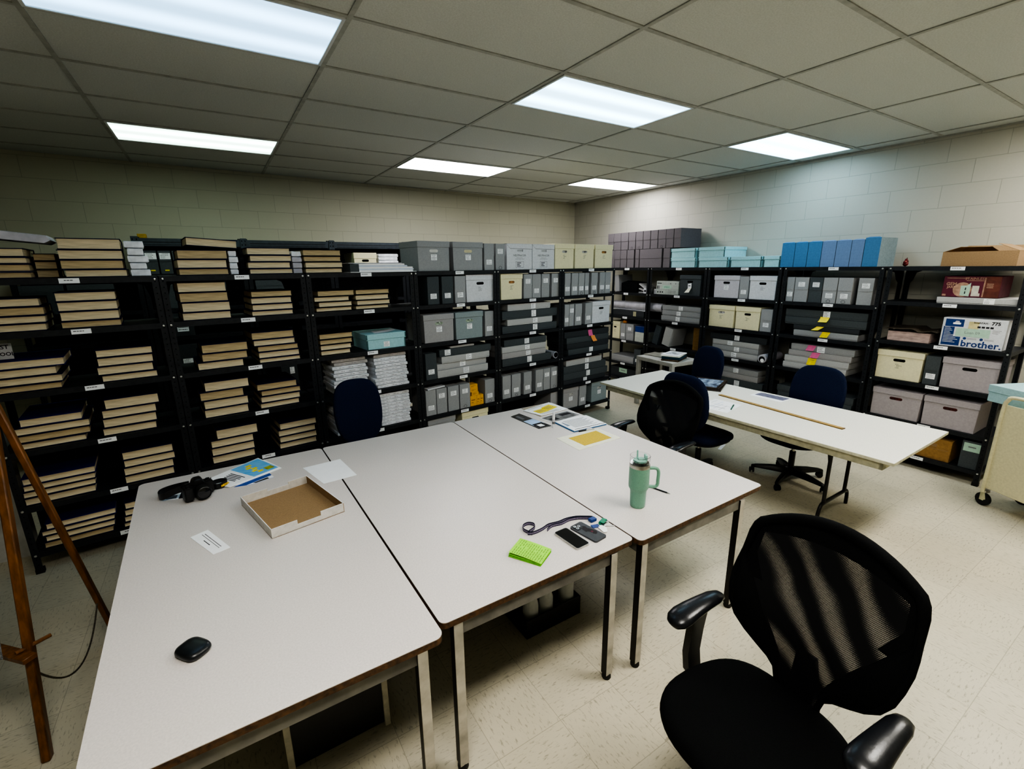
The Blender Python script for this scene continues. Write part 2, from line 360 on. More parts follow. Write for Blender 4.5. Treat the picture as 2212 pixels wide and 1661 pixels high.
for i, j, lm, lb in LIGHTS:
    cx = -.5254 + 1.2192 * (i + .5); cy = 2.4387 + .6096 * (j + .5)
    t = thing('ceiling_light', lb or 'recessed ceiling light out of view behind the camera', 'light', (cx, cy, CZ - .004), 0, 'recessed ceiling lights' if lb else 'ceiling lights behind the camera')
    fr = MB()
    for a in ((-.595, .595, -.292, -.277), (-.595, .595, .277, .292), (-.595, -.58, -.277, .277), (.58, .595, -.277, .277)): fr.box(*a, -.008, .003, M('light_frame', (.7, .74, .75), .4, 0, 10, .05))
    obj('frame', fr, t)
    obj('diffuser', MB().box(-.58, .58, -.277, .277, -.003, .002, lm), t)

# ------------------------------------------------------------------ shelving
TH = math.atan(.1026); EX = Vector((math.cos(TH), math.sin(TH), 0)); EY = Vector((-math.sin(TH), math.cos(TH), 0)); OL = Vector((-1.202, 3.829, 0))
ZL = [1.843, 1.535, 1.175, .816, .455, .143]; ZR = [1.835, 1.471, 1.110, .748, .390, .138]; ZR2 = [1.835, 1.525, 1.164, .803, .438, .130]
UW = .919; XF = 5.30
def place(side, s, rec, z):
    """front-face point of a row: side L runs along the back row, R along the right wall"""
    if side == 'L': p = OL + EX * s + EY * rec; return (p.x, p.y, z), TH
    return (XF + rec, s, z), -math.pi / 2
def post_mb(front, dep, h=1.834):
    mb = MB(); sx = 1
    mb.box(0, .036, 0, .003, 0, h, black_metal); mb.box(0, .003, .003, .034, 0, h, black_metal)
    mb.box(-.002, .040, -.003, .038, 0, .03, rubber_m)
    if front:
        z = .06
        while z < h - .02:
            mb.lathe([(.0035, 0), (.0035, .0006)], hole_dark, 6, (0, 0, 0)) if False else mb.add([(.018 + .0042 * math.cos(a), -.0004, z + .0042 * math.sin(a)) for a in [k * math.pi / 3 for k in range(6)]], [(0, 1, 2, 3, 4, 5)], hole_dark)
            z += .038
    else:                                   # gusset plate at the head of the rear posts
        mb.add([(.034, .001, h - .02), (.034, .001, h - .16), (.055, .001, h - .13), (.075, .001, h - .06), (.12, .001, h - .04), (.12, .001, h - .02)], [(0, 1, 2, 3, 4, 5)], black_metal)
    return mb
DEP = .45
PF = post_mb(True, DEP).mesh('post_front'); PB = post_mb(False, DEP).mesh('post_back')
sh = MB(); sh.box(.003, UW - .003, .004, DEP - .004, -.003, 0, black_metal); sh.box(.004, UW - .004, .001, .004, -.036, 0, black_metal)
sh.box(.004, UW - .004, DEP - .004, DEP - .001, -.036, 0, black_metal)
for x in (0.001, UW - .004): sh.box(x, x + .003, .036, DEP - .036, -.036, 0, black_metal)
for x in (.018, UW - .018):
    sh.T = Matrix.Translation((x, 0, -.018)) @ Matrix.Rotation(R(90), 4, 'X')
    sh.lathe([(.0075, -.001), (.0075, .002), (.0055, .005), (.002, .006)], bolt_m, 10)
sh.T = Matrix.Identity(4)
SH = sh.mesh('shelf')
def label_mesh(w, h, seed, lines=4, mat=paper_m, slant=0, ink=None):
    r = random.Random(seed); mb = MB(); hw = w / 2
    mb.add([(-hw, 0, 0), (hw, 0, 0), (hw + slant, 0, h), (-hw + slant, 0, h)], [(0, 1, 2, 3)], mat)
    for k in range(lines):
        z = h * (1 - (k + .8) / (lines + .6)); t = h / (lines + .6) * .30; x = -hw * .8 + slant * z / h; e = hw * r.choice((.0, .3, .75, .5)); st = hw * r.choice((0, .3, 0))
        x += st
        while x < e:
            wd = w * r.uniform(.06, .16); mb.fq(x, min(x + wd, hw * .85), z, z + t, -.0004, ink or (ink_m if r.random() < .5 else ink_g)); x += wd + w * .025
    return mb.mesh('paper_label', smooth=0)
SHELF_LABELS = [label_mesh(.094, .030, 100 + k, 1, ink=ink_g) for k in range(5)]
BOX_LABELS = [label_mesh(.066, .048, 200 + k, 5) for k in range(6)]
FLAT_LABELS = [label_mesh(.066, .060, 300 + k, 4) for k in range(6)]
REC_LABELS = [label_mesh(.062, .052, 400 + k, 4) for k in range(4)]
REC_CREAM = [label_mesh(.062, .052, 420 + k, 4, cream_m) for k in range(4)]; REC_WHITE = [label_mesh(.062, .052, 440 + k, 4, white_box) for k in range(4)]
def unit(side, s, zs, label):
    loc, rz = place(side, s, 0, 0)
    t = thing('shelving_unit', label, 'shelving unit', loc, rz, 'black steel shelving units')
    obj('post', PF, t); obj('post', PF, t, loc=(UW, 0, 0)).scale = (-1, 1, 1)
    for x, sx in ((0, 1), (UW, -1)):
        p = obj('post', PB, t, loc=(x, DEP, 0)); p.scale = (sx, -1, 1)
    if side == 'L': obj('shade_backing', MB().box(.004, UW - .004, DEP + .001, DEP + .003, .10, .80 if s < 2.7 else .44, black_metal), t)  # added sheet that keeps the gaps behind the lower shelves dark
    for k, z in enumerate(zs):
        obj('shelf', SH, t, loc=(0, 0, z))
        obj('shelf_label', SHELF_LABELS[(k + int(s * 7)) % 5], t, loc=(.485, -.0002, z - .033))['label'] = 'small white card label on the shelf edge'
    return t
BAYL = ['end bay by the easel', 'second bay from the easel', 'third bay from the easel', 'fourth bay from the easel', 'fifth bay from the easel', 'sixth bay from the easel']
for k in range(6): unit('L', .925 * k - .008, ZL, ['black steel shelving unit behind the easel, end of the row of bound volumes', 'black steel shelving unit of bound volumes, second from the easel', 'black steel shelving unit with white wrapped packages, third from the easel',
    'black steel shelving unit with small yellow boxes, fourth from the easel', 'black steel shelving unit with flat boxes, fifth from the easel', 'black steel shelving unit at the aisle end of the long row, sixth from the easel'][k])
YU = [1.888, 2.833, 3.776, 4.708, 5.646]
BAYR = ['end bay beside the cart', 'second bay from the cart', 'third bay from the cart', 'fourth bay from the cart', 'corner bay by the back wall']
for k in range(5): unit('R', YU[k], ZR2 if k == 0 else ZR, ['black steel shelving unit against the right wall, end one beside the cream cart', 'black steel shelving unit under the mid-blue boxes, second from the cream cart', 'black steel shelving unit under the teal boxes, third from the cream cart',
    'black steel shelving unit behind the white side table, fourth from the cream cart', 'black steel shelving unit in the room corner, fifth from the cream cart'][k])
# second row behind, taller slate uprights
def rear_unit(x0, label, low=False):
    y0 = 6.02 + .075 * x0; t = thing('tall_shelving_unit', label, 'shelving unit', (x0, y0, 0), th_w, 'tall slate shelving units in the rear row')
    for x, y in ((0, 0), (.885, 0), (0, .41), (.885, .41)): obj('post', MB().box(x, x + .04, y, y + .04, 0, 1.84 if low else 2.2, black_metal), t)
    for z in (.15, .5, .85, 1.2, 1.495, 1.842): obj('shelf', MB().box(.002, .923, .002, .448, z - .04, z - .001, black_metal), t)
    obj('shade_backing', MB().box(.002, .923, .449, .452, .05, 1.84 if low else 2.18, black_metal), t)  # added dark sheet, blocks the bright wall seen through the rear row
    if low: return
    b = MB(); b.box(0, .925, -.004, -.001, 2.115, 2.19, blue_metal); b.box(.06, .86, -.006, -.004, 2.15, 2.158, black_metal); b.box(.0, .925, -.001, .448, 2.18, 2.19, blue_metal)
    b.box(.06, .86, -.006, -.004, 2.125, 2.131, black_metal)
    obj('top_shelf', b, t)
    g = MB(); g.box(-.03, .03, -.012, -.006, 2.10, 2.205, blue_metal)
    for z in (2.13, 2.17): g.box(-.02, -.012, -.0135, -.012, z, z + .014, hole_dark); g.box(.012, .02, -.0135, -.012, z, z + .014, hole_dark)
    obj('joint_plate', g, t)
rear_unit(-.575 - .932, 'lower slate shelving unit in the rear row, behind the end bay by the easel', True)
for k in range(4): rear_unit(-.575 + .932 * k, ['tall slate shelving unit in the rear row, behind the nearest bound volumes', 'tall slate shelving unit in the rear row, behind the second bay from the easel', 'tall slate shelving unit in the rear row, behind the third bay from the easel', 'tall slate shelving unit in the rear row, hidden behind grey record boxes'][k])

# ------------------------------------------------------------------ labels that single things out
ORD = ['first', 'second', 'third', 'fourth', 'fifth', 'sixth', 'seventh', 'eighth', 'ninth', 'tenth', 'eleventh', 'twelfth']
SHN = ['top shelf', 'second shelf', 'third shelf', 'fourth shelf', 'fifth shelf', 'lowest shelf']
pend = {}
def later(o, desc, cat, group, where, order):
    """things alike in one place are told apart by their order from the left"""
    pend.setdefault((desc, where), []).append((order, o)); o['category'] = cat; o['group'] = group
def finish_labels():
    for (desc, where), lst in pend.items():
        lst.sort(key=lambda q: q[0])
        for k, (_, o) in enumerate(lst):
            if len(lst) == 1: o['label'] = '%s on the %s' % (desc, where)
            elif k == len(lst) - 1 and len(lst) > 2: o['label'] = '%s, rightmost of %s, %s' % (desc, ['', '', 'two', 'three', 'four', 'five', 'six', 'seven', 'eight', 'nine', 'ten', 'eleven', 'twelve'][len(lst)], where)
            else: o['label'] = '%s, %s from left, %s' % (desc, ORD[k], where)
def bay(side, s): 
    if side == 'L': return BAYL[max(0, min(5, int((s + .008) / .925)))]
    for k in range(5):
        if s > YU[k] - .93 and s <= YU[k] + .01: return BAYR[k]
    return BAYR[4]

# ------------------------------------------------------------------ books
def book_meshes(w, d, t, cov, pg):
    c = MB(); e = .005
    c.box(0, w, 0, d, 0, e, cov); c.box(0, w, 0, d, t - e, t, cov); c.box(0, w, d - e, d, e, t - e, cov)
    p = MB(); n = 6; x0, x1 = .006, w - .006
    vs = []; 
    for k in range(n + 1):
        z = e + (t - 2 * e) * k / n; y = .004 + .006 * math.sin(math.pi * k / n)
        vs += [(x0, y, z), (x1, y, z), (x1, d - e, z), (x0, d - e, z)]
    fs = [(4 * k + a, 4 * k + (a + 1) % 4, 4 * k + 4 + (a + 1) % 4, 4 * k + 4 + a) for k in range(n) for a in range(4)]
    p.add(vs, fs, pg)
    return c, p
def add_book(side, s0, s1, z, t, label, group, d=.36, rec=.03, rot=0, cov=navy_m, pg=None, tilt=0):
    w = abs(s1 - s0); c, p = book_meshes(w, d, t - .0012, cov, pg or (pages_d if rnd.random() < .16 else pages_m))
    loc, rz = place(side, s0, rec, z)
    o = obj('bound_volume', c, bevel=.0012, loc=loc, rot=(0, tilt, rz + rot)); obj('page_block', p, o, smooth=25)
    tag(o, label, 'book', group); return o
STACKS = {
 'A0L': [(.137,.304,.050),(.128,.310,.039),(.120,.316,.044),(.112,.314,.039)], 'A0M': [(.460,.751,.068),(.454,.752,.060),(.455,.746,.058),(.467,.757,.048)],
 'A1L': [(.082,.316,.052),(.072,.328,.052),(.062,.327,.046),(.054,.322,.047)], 'A1M': [(.394,.674,.058),(.395,.673,.060),(.397,.672,.060),(.393,.674,.045)],
 'A2L': [(-.007,.360,.052),(-.018,.316,.052),(-.028,.335,.048),(-.03,.324,.043)], 'A2R': [(.518,.803,.053),(.517,.799,.058),(.507,.792,.057),(.522,.807,.047)],
 'A3L': [(.100,.378,.053),(.066,.407,.050),(.066,.401,.048),(.072,.375,.044)], 'A3R': [(.503,.785,.070),(.480,.761,.059),(.475,.754,.063),(.465,.744,.054)],
 'A4L': [(.041,.377,.047),(.037,.371,.042),(.029,.366,.042),(.029,.358,.050)], 'A4R': [(.531,.807,.060),(.531,.811,.054),(.522,.795,.059),(.519,.790,.057)],
 'A5L': [(.087,.428,.045),(.060,.416,.038),(.072,.410,.042),(.059,.396,.043)], 'A5R': [(.484,.745,.052),(.476,.736,.048),(.468,.728,.044),(.459,.720,.036)],
 'B0L': [(1.104,1.401,.057),(1.044,1.332,.064),(1.036,1.323,.061),(1.038,1.326,.047)], 'B0R': [(1.466,1.752,.054),(1.479,1.757,.048),(1.460,1.745,.049),(1.468,1.756,.041)],
 'B1L': [(1.011,1.293,.070),(1.013,1.297,.068),(1.018,1.302,.068),(1.012,1.299,.057)], 'B1R': [(1.453,1.728,.048),(1.446,1.721,.050),(1.450,1.727,.048),(1.441,1.724,.041)],
 'B2L': [(1.088,1.373,.067),(1.081,1.364,.060),(1.048,1.331,.058)], 'B2R': [(1.415,1.705,.060),(1.422,1.709,.049),(1.445,1.728,.046),(1.445,1.731,.050),(1.446,1.734,.037)],
 'B3L': [(1.064,1.344,.072),(1.027,1.300,.066),(1.043,1.324,.066),(1.038,1.318,.066)], 'B3R': [(1.400,1.682,.056),(1.424,1.705,.047),(1.416,1.696,.052),(1.407,1.686,.046)],
 'B4L': [(1.086,1.355,.078),(1.042,1.318,.060),(1.039,1.319,.063),(1.035,1.314,.061)], 'B4R': [(1.520,1.797,.058),(1.504,1.784,.055),(1.508,1.789,.053),(1.501,1.782,.051)],
 'C0L': [(1.853,2.137,.050),(1.855,2.135,.044),(1.862,2.145,.048),(1.859,2.140,.040)], 'C1L': [(1.929,2.220,.049),(1.898,2.173,.042),(1.929,2.194,.044),(1.905,2.188,.036)],
 'C1R': [(2.240,2.532,.045),(2.235,2.522,.046),(2.244,2.532,.043),(2.230,2.518,.035)], 'C2L': [(1.905,2.171,.049),(1.905,2.166,.045),(1.905,2.153,.046),(1.905,2.143,.043)]}
NPOS = ['bottom', 'second from bottom', 'third from bottom', 'fourth from bottom', 'fifth from bottom']
for key, bk in STACKS.items():
    u, shf, sd = key; b = 'ABC'.index(u); z = ZL[int(shf)] + .0005; n = len(bk); d = .40 if key in ('A2L', 'A3L', 'A4L', 'A5L') else .36
    for k in range(n - 1, -1, -1):
        s0, s1, t = bk[k]; j = n - 1 - k
        if key == 'A0L': s0 = max(.0, s0 - .10)
        s0 = max(s0 - .006, .002); s1 += .006
        pos = 'top' if k == 0 else NPOS[j]
        side = {'L': 'left', 'M': 'right', 'R': 'right'}[sd]
        cov = navy_bright if (d > .38 and k == 0) else (black_cloth if u == 'C' or (key[:2] == 'B1' and k == 0) else navy_m)
        pg = pages_d if key == 'B0L' and k in (1, 3) else (pages_d if u == 'C' and k == 0 else None)
        rot = rnd.uniform(-.012, .012)
        if key == 'B0L' and k == 0:
            add_book('L', s0, s1, z + .027, t, 'navy bound volume lying tilted atop its stack, second bay from the easel', 'navy bound volumes', d, .03, 0, cov, pg, tilt=.062); continue
        add_book('L', s0, s1, z, t, 'navy bound volume, %s of %s stack, %s, %s' % (pos, side, SHN[int(shf)], BAYL[b]), 'navy bound volumes', d, .03, rot, cov, pg)
        z += t

# ------------------------------------------------------------------ boxes on shelves
def doc_box(side, s0, s1, z, h=.258, m=gray_m, lab='low', rec=.02, d=.31, rot=0, cord=False, seed=0, tilt=0):
    w = abs(s1 - s0) - .004; sl = min(s0, s1) if side == 'L' else max(s0, s1)
    loc, rz = place(side, sl + (.002 if side == 'L' else -.002), rec, z + .0005)
    b = MB(); b.box(0, w, .003, d, 0, h - .004, m)
    o = obj('document_box', b, bevel=.002, loc=loc, rot=(0, tilt, rz + rot))
    f = MB(); c = min(.016, w * .3); zt = h * .50
    pts = [(.0005, zt), (w - c, zt), (w - c * .3, zt + c * .3), (w - .0005, zt + c), (w - .0005, h), (.0005, h)]
    n = len(pts)
    f.add([(x, .0, zz) for x, zz in pts] + [(x, .0028, zz) for x, zz in pts], [tuple(range(n))] + [(i, n + i, n + (i + 1) % n, (i + 1) % n) for i in range(n)] + [tuple(range(2 * n - 1, n - 1, -1))], m)
    f.box(.0005, w - .0005, .0028, d, h - .0035, h, m)
    obj('lid', f, o, smooth=0)
    if lab:
        zz, yy = (h * .50 - .075, .0024) if lab == 'low' else (h * .62, -.0006)
        l = obj('paper_label', BOX_LABELS[seed % 6], o, loc=(w / 2, yy, zz)); l['label'] = 'white typed paper label'
        if w < .085: l.scale = (w / .09, 1, 1)
    if cord:
        k = MB(); k.tube([(w * .5 + .018 * math.cos(a), .002 - .012 * max(0, math.sin(a)) * .2, .022 + .016 * math.sin(a)) for a in [i * math.pi / 6 for i in range(12)]], .0012, ink_m, 5, True)
        obj('pull_cord', k, o)
    return o
def capsule(w, h, y, mat, mb, cx, cz):
    pts = []
    for k in range(9): a = -math.pi / 2 + math.pi * k / 8; pts.append((cx + w / 2 - h / 2 + h / 2 * math.cos(a), y, cz + h / 2 * math.sin(a)))
    for k in range(9): a = math.pi / 2 + math.pi * k / 8; pts.append((cx - w / 2 + h / 2 + h / 2 * math.cos(a), y, cz + h / 2 * math.sin(a)))
    mb.add(pts, [tuple(range(len(pts)))], mat)
def rec_box(side, s0, s1, z, h=.268, m=gray_m, lab=True, rec=.02, d=.38, hole=hole_dark, seed=0, name='records_box', lid_h=.055, rot=0):
    w = abs(s1 - s0) - .004; sl = min(s0, s1) if side == 'L' else max(s0, s1)
    loc, rz = place(side, sl + (.002 if side == 'L' else -.002), rec, z + .0005)
    b = MB(); x0, x1 = .008, w - .008
    b.add([(x0, .008, 0), (x1, .008, 0), (x1, d - .008, 0), (x0, d - .008, 0), (x0 - .003, .005, h - .01), (x1 + .003, .005, h - .01), (x1 + .003, d - .005, h - .01), (x0 - .003, d - .005, h - .01)],
          [(3, 2, 1, 0), (4, 5, 6, 7), (0, 1, 5, 4), (1, 2, 6, 5), (2, 3, 7, 6), (3, 0, 4, 7)], m)
    o = obj(name, b, bevel=.002, loc=loc, rot=(0, 0, rz + rot))
    obj('lid', MB().box(0, w, 0, d, h - lid_h, h, m), o, bevel=.003)
    k = MB(); capsule(w * .26, .026, .0052, hole, k, w / 2, h - lid_h - .032); obj('handle_hole', k, o)['label'] = 'oval hand hole'
    if lab:
        obj('paper_label', (REC_CREAM if m is cream_m else REC_WHITE if m in (white_box, lav_m) else REC_LABELS)[seed % 4], o, loc=(w * .5, .0050, h - lid_h - .115))['label'] = 'white typed paper label'
    return o
def flat_box(side, s0, s1, z, h, m=gray_l, lab=.55, rec=.03, d=.36, rot=0, seed=0, name='flat_archive_box'):
    w = abs(s1 - s0); sl = min(s0, s1) if side == 'L' else max(s0, s1)
    loc, rz = place(side, sl, rec, z + .0005); h -= .0025
    o = obj(name, MB().box(.003, w - .003, .003, d - .003, 0, h - .003, m), bevel=.0015, loc=loc, rot=(0, 0, rz + rot))
    obj('lid', MB().box(0, w, 0, d, h * .18, h, m), o, bevel=.002)
    if lab:
        l = obj('paper_label', FLAT_LABELS[seed % 6], o, loc=(w * lab, -.0008, h * .14)); l.scale = (1, 1, min(1.15, h * .80 / .060)); l['label'] = 'white paper label wrapped over the edge'
    return o
GD = {'doc': 'grey upright document boxes', 'rec': 'lidded record storage boxes', 'flat': 'flat archive boxes'}
seed = [0]
def DOC(side, k, spans, m=gray_m, desc='grey upright document box', zs=None, **kw):
    for i, sp in enumerate(spans):
        s0, s1 = sp[:2]; mm = m; dd = desc; lab = 'low'; cord = False
        for e in sp[2:]:
            if e == 'd': mm = gray_d; dd = 'dark grey upright document box'
            elif e == 'hi': lab = 'hi'
            elif e == 'no': lab = None
            elif e == 'c': cord = True
        seed[0] += 1; z = (zs or (ZL if side == 'L' else ZR))[k]
        o = doc_box(side, s0, s1, z, m=mm, lab=lab, cord=cord, seed=seed[0], **kw)
        later(o, dd, 'box', GD['doc'], '%s, %s' % (SHN[k], bay(side, (s0 + s1) / 2)), s0 if side == 'L' else -s0)
def REC(side, k, s0, s1, m, desc, zs=None, **kw):
    seed[0] += 1
    o = rec_box(side, s0, s1, (zs or (ZL if side == 'L' else ZR))[k], m=m, seed=seed[0], **kw)
    later(o, desc, 'box', GD['rec'], '%s, %s' % (SHN[k], bay(side, (s0 + s1) / 2)), s0 if side == 'L' else -s0); return o
def FLATS(side, k, rows, zs=None):
    """rows listed from the top of the stack down: (s0, s1, h, material, word, label position, turn)"""
    z = (zs or (ZL if side == 'L' else ZR))[k]; n = len(rows); tops = []
    for i in range(n - 1, -1, -1):
        s0, s1, h, m, wd, lab = rows[i][:6]; rot = rows[i][6] if len(rows[i]) > 6 else 0; seed[0] += 1
        o = flat_box(side, s0, s1, z, h, m, lab, rot=rot, seed=seed[0], rec=.03 + abs(rot) * .3)
        pos = 'top' if i == 0 else NPOS[n - 1 - i] if n > 1 else 'only'
        tag(o, '%s flat box, %s, %s, %s' % (wd, pos, SHN[k], bay(side, (s0 + s1) / 2)), 'box', GD['flat']); z += h
        tops.append((z, (s0 + s1) / 2, h, rot))
    return z, tops[::-1]
grn = M('hole_glimpse_green', (.5, .6, .45), .8, 0, 40, .4, dark=(.02, .02, .02)); tanhole = M('hole_glimpse_tan', (.42, .2, .06), .8, 0, 60, .4, dark=(.05, .02, .01)); wh_hole = M('hole_glimpse_white', (.75, .74, .70), .8, 0, 9, .1); yh_hole = M('hole_glimpse_cream', (.72, .66, .42), .8, 0, 9, .1); mixh = M('hole_glimpse_papers', (.6, .58, .55), .8, 0, 22, .5, dark=(.02, .01, .01))
# bay 4 (D)
REC('L', 0, 2.824, 3.167, gray_m, 'grey lidded record box', hole=wh_hole); REC('L', 0, 3.194, 3.548, gray_m, 'grey lidded record box', hole=yh_hole)
DOC('L', 0, [(3.556, 3.681), (3.698, 3.816, 'hi', 'c')])
DOC('L', 1, [(2.906, 3.032, 'd'), (3.058, 3.187, 'd'), (3.202, 3.327)]); REC('L', 1, 3.330, 3.675, white_box, 'white lidded record box')
REC('L', 2, 2.844, 3.181, gray_w, 'warm grey lidded record box', hole=grn); REC('L', 2, 3.192, 3.528, gray_b, 'blue-grey lidded record box', hole=grn); DOC('L', 2, [(3.545, 3.660)])
DOC('L', 3, [(2.842, 2.964, 'd')])
FLATS('L', 3, [(3.003, 3.620, .072, gray_d, 'dark grey', .15), (3.024, 3.600, .070, gray_l, 'light grey', .55), (2.975, 3.576, .062, gray_l, 'pale grey', .5, .03), (2.972, 3.578, .076, gray_l, 'light grey', .55)])
o = flat_box('L', 3.127, 3.411, ZL[3] + .281, .022, gray_l, 0); tag(o, 'small shallow grey tray on the flat boxes, fourth shelf, fourth bay from the easel', 'tray')
DOC('L', 4, [(2.822, 2.938), (2.941, 3.061, 'hi'), (3.071, 3.202, 'hi'), (3.210, 3.338, 'hi', 'c'), (3.524, 3.653, 'c')])
o = obj('foam_sheet', MB().box(0, .19, 0, .2, 0, .012, white_box), loc=place('L', 2.85, .018, ZL[4] + .261)[0], rot=(0, -.05, TH)); tag(o, 'white sheet lying on top of the grey document boxes, fifth shelf', 'sheet')
def yellow(s0, s1, z, h, label):
    w = s1 - s0; o = obj('film_carton', MB().box(0, w, 0, .10, 0, h - .001, yel_m), bevel=.0015, loc=place('L', s0, .03, z)[0], rot=(0, 0, TH))
    k = MB(); k.fq(w * .15, w * .75, h * .55, h * .62, -.0005, M('yellow_box_print', (.25, .08, .01), .7, 0, 60, .2)); k.fq(w * .15, w * .5, h * .32, h * .37, -.0005, MATS['yellow_box_print']); obj('print', k, o)
    tag(o, label, 'box', 'small yellow cartons')
zz = ZL[4] + .0005
for i, (a, b) in enumerate(((3.342, 3.421), (3.4235, 3.465), (3.4665, 3.508))): yellow(a, b, zz, .110, 'small yellow carton standing upright, %s of three, among grey document boxes' % ['leftmost', 'middle', 'rightmost'][i])
for i, (a, b) in enumerate(((3.361, 3.449), (3.343, 3.441), (3.341, 3.438))): yellow(a, b, zz + .110 + .041 * i, .041, 'small yellow carton lying flat, %s of the three laid on the upright ones' % ['lowest', 'middle', 'topmost'][i])
REC('L', 5, 2.829, 3.151, gray_m, 'grey lidded record box'); REC('L', 5, 3.223, 3.563, cream_m, 'cream lidded record box')
# bay 5 (E)
def file_box(s0, s1, z, label):
    w = s1 - s0 - .004; h = .262; d = .38; loc, rz = place('L', s0 + .002, .02, z + .0005)
    o = obj('file_carton', MB().box(0, w, .003, d, 0, h - .003, white_box), bevel=.0015, loc=loc, rot=(0, 0, rz))
    f = MB(); f.add([(.0, 0, h), (w, 0, h), (w, 0, h - .05), (.045, 0, h - .046), (.005, 0, h - .008)], [(0, 4, 3, 2, 1)], white_box); f.add([(.0, .003, h + .001), (w, .003, h + .001), (w, d, h + .001), (0, d, h + .001)], [(0, 1, 2, 3)], white_box)
    f.add([(0.045, .0028, h - .05), (w, .0028, h - .054), (w, .0028, h - .05), (.045, .0028, h - .046), (.005, .0028, h - .012), (.0, .0028, h - .004)], [(0, 1, 2, 3, 4, 5)], ink_g)
    obj('lid_flap', f, o, smooth=0)
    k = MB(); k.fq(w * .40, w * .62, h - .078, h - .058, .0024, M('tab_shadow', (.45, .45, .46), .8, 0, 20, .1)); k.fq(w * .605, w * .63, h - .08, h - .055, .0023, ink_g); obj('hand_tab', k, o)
    p = text_mb('NEUTRACOR', .028, ink_g, Matrix.Translation((w * .5, .0024, h * .55)), .0004)
    p.T = Matrix.Identity(4)
    p.fq(w * .38, w * .62, h * .455, h * .465, .0024, ink_g); p.fq(w * .32, w * .68, h * .405, h * .415, .0024, ink_g)
    a, b, c, e = w * .34, w * .66, h * .08, h * .32
    for q in ((a, b, c, c + .003), (a, b, e - .003, e), (a, a + .003, c, e), (b - .003, b, c, e)): p.fq(*q, .0024, ink_g)
    for i, (q0, q1) in enumerate(((.39, .56), (.39, .5), (.39, .54))): p.fq(w * q0, w * q1, h * (.25 - .06 * i), h * (.275 - .06 * i), .0024, ink_m)
    obj('printed_text', p, o, smooth=0)
    tag(o, label, 'box', 'white file cartons')
file_box(3.841, 4.187, ZL[0], 'white file carton with folded front flap, beside the grey document boxes on top'); file_box(4.190, 4.515, ZL[0], 'white file carton with folded front flap, beside the cream boxes on top')
for i, (a, b) in enumerate(((4.520, 4.831), (4.835, 5.170), (5.180, 5.512))):
    seed[0] += 1; o = rec_box('L', a, b, ZL[0], .275, cream_m, seed=seed[0], hole=(mixh, mixh, tanhole)[i]); tag(o, 'cream lidded record box on top of the long row, %s of three' % ['leftmost', 'middle', 'rightmost'][i], 'box', GD['rec'])
REC('L', 1, 3.755, 4.054, cream_m, 'cream lidded record box', hole=tanhole); DOC('L', 1, [(4.066, 4.188, 'hi'), (4.190, 4.314), (4.322, 4.445, 'hi'), (4.474, 4.600, 'hi')])
FLATS('L', 2, [(3.850, 4.468, .073, gray_l, 'light grey', .58), (3.775, 4.575, .090, gray_d, 'dark grey', .55), (3.844, 4.500, .068, gray_l, 'pale grey', .6), (3.775, 4.570, .080, gray_d, 'charcoal grey', .58)])
FLATS('L', 3, [(3.795, 4.408, .074, gray_d, 'dark grey', .52), (3.765, 4.400, .066, gray_l, 'light grey', .56), (3.768, 4.400, .066, gray_w, 'warm grey', .58), (3.770, 4.490, .084, gray_d, 'charcoal grey', .53)])
DOC('L', 4, [(3.757, 3.875), (3.887, 4.017, 'c'), (4.058, 4.178), (4.236, 4.355), (4.358, 4.466, 'hi'), (4.474, 4.594, 'hi', 'c')])
DOC('L', 5, [(4.472, 4.598)], m=gray_w)
t = MB(); t.tube([(0, 0, 0), (0, .34, 0)], .040, paper_g, 20); t.tube([(0, -.001, 0), (0, .02, 0)], .031, hole_dark, 20)
o = obj('paper_roll', t, loc=place('L', 4.551, .02, ZL[3] + .041)[0], rot=(0, 0, TH)); tag(o, 'open end of a rolled paper beside the flat boxes, fourth shelf', 'paper roll')
# bay 6 (F)
DOC('L', 1, [(4.682, 4.776), (4.792, 4.905), (4.909, 5.012, 'c'), (5.017, 5.090), (5.128, 5.245, 'c'), (5.278, 5.379, 'c'), (5.382, 5.485)])
DOC('L', 2, [(4.687, 4.763), (4.764, 4.846, 'hi'), (4.861, 4.980), (5.036, 5.154)]); REC('L', 2, 5.159, 5.500, white_box, 'white lidded record box', lab=True)
zt, tp = FLATS('L', 3, [(4.70, 5.495, .073, gray_k, 'charcoal grey', 0), (4.738, 5.497, .075, gray_d, 'dark grey', 0), (4.745, 5.498, .070, gray_k, 'black-grey', 0), (4.768, 5.498, .072, gray_d, 'dark grey', .55)])
def sticky(side, s, z, m, rec, label, w=.07, h=.075, curl=.02, skew=.0):
    loc, rz = place(side, s, rec, z); mb = MB(); n = 5
    vs = []
    for k in range(n + 1):
        f = k / n; y = -.0012 - curl * f * f; zz2 = -h * f
        vs += [(-w / 2 + skew * f, y, zz2), (w / 2 + skew * f, y - .004 * f, zz2 + .004 * f)]
    mb.add(vs, [(2 * k, 2 * k + 2, 2 * k + 3, 2 * k + 1) for k in range(n)], m)
    for k in range(2): mb.add([(-w * .3, -.002 - curl * (.2 + .2 * k) ** 2, -h * (.25 + .2 * k)), (w * .25, -.003 - curl * (.2 + .2 * k) ** 2, -h * (.25 + .2 * k)), (w * .25, -.003 - curl * (.24 + .2 * k) ** 2, -h * (.3 + .2 * k)), (-w * .3, -.002 - curl * (.24 + .2 * k) ** 2, -h * (.3 + .2 * k))], [(3, 2, 1, 0)], ink_g)
    o = obj('sticky_note', mb, loc=loc, rot=(0, 0, rz)); tag(o, label, 'sticky note', 'sticky notes on archive boxes')
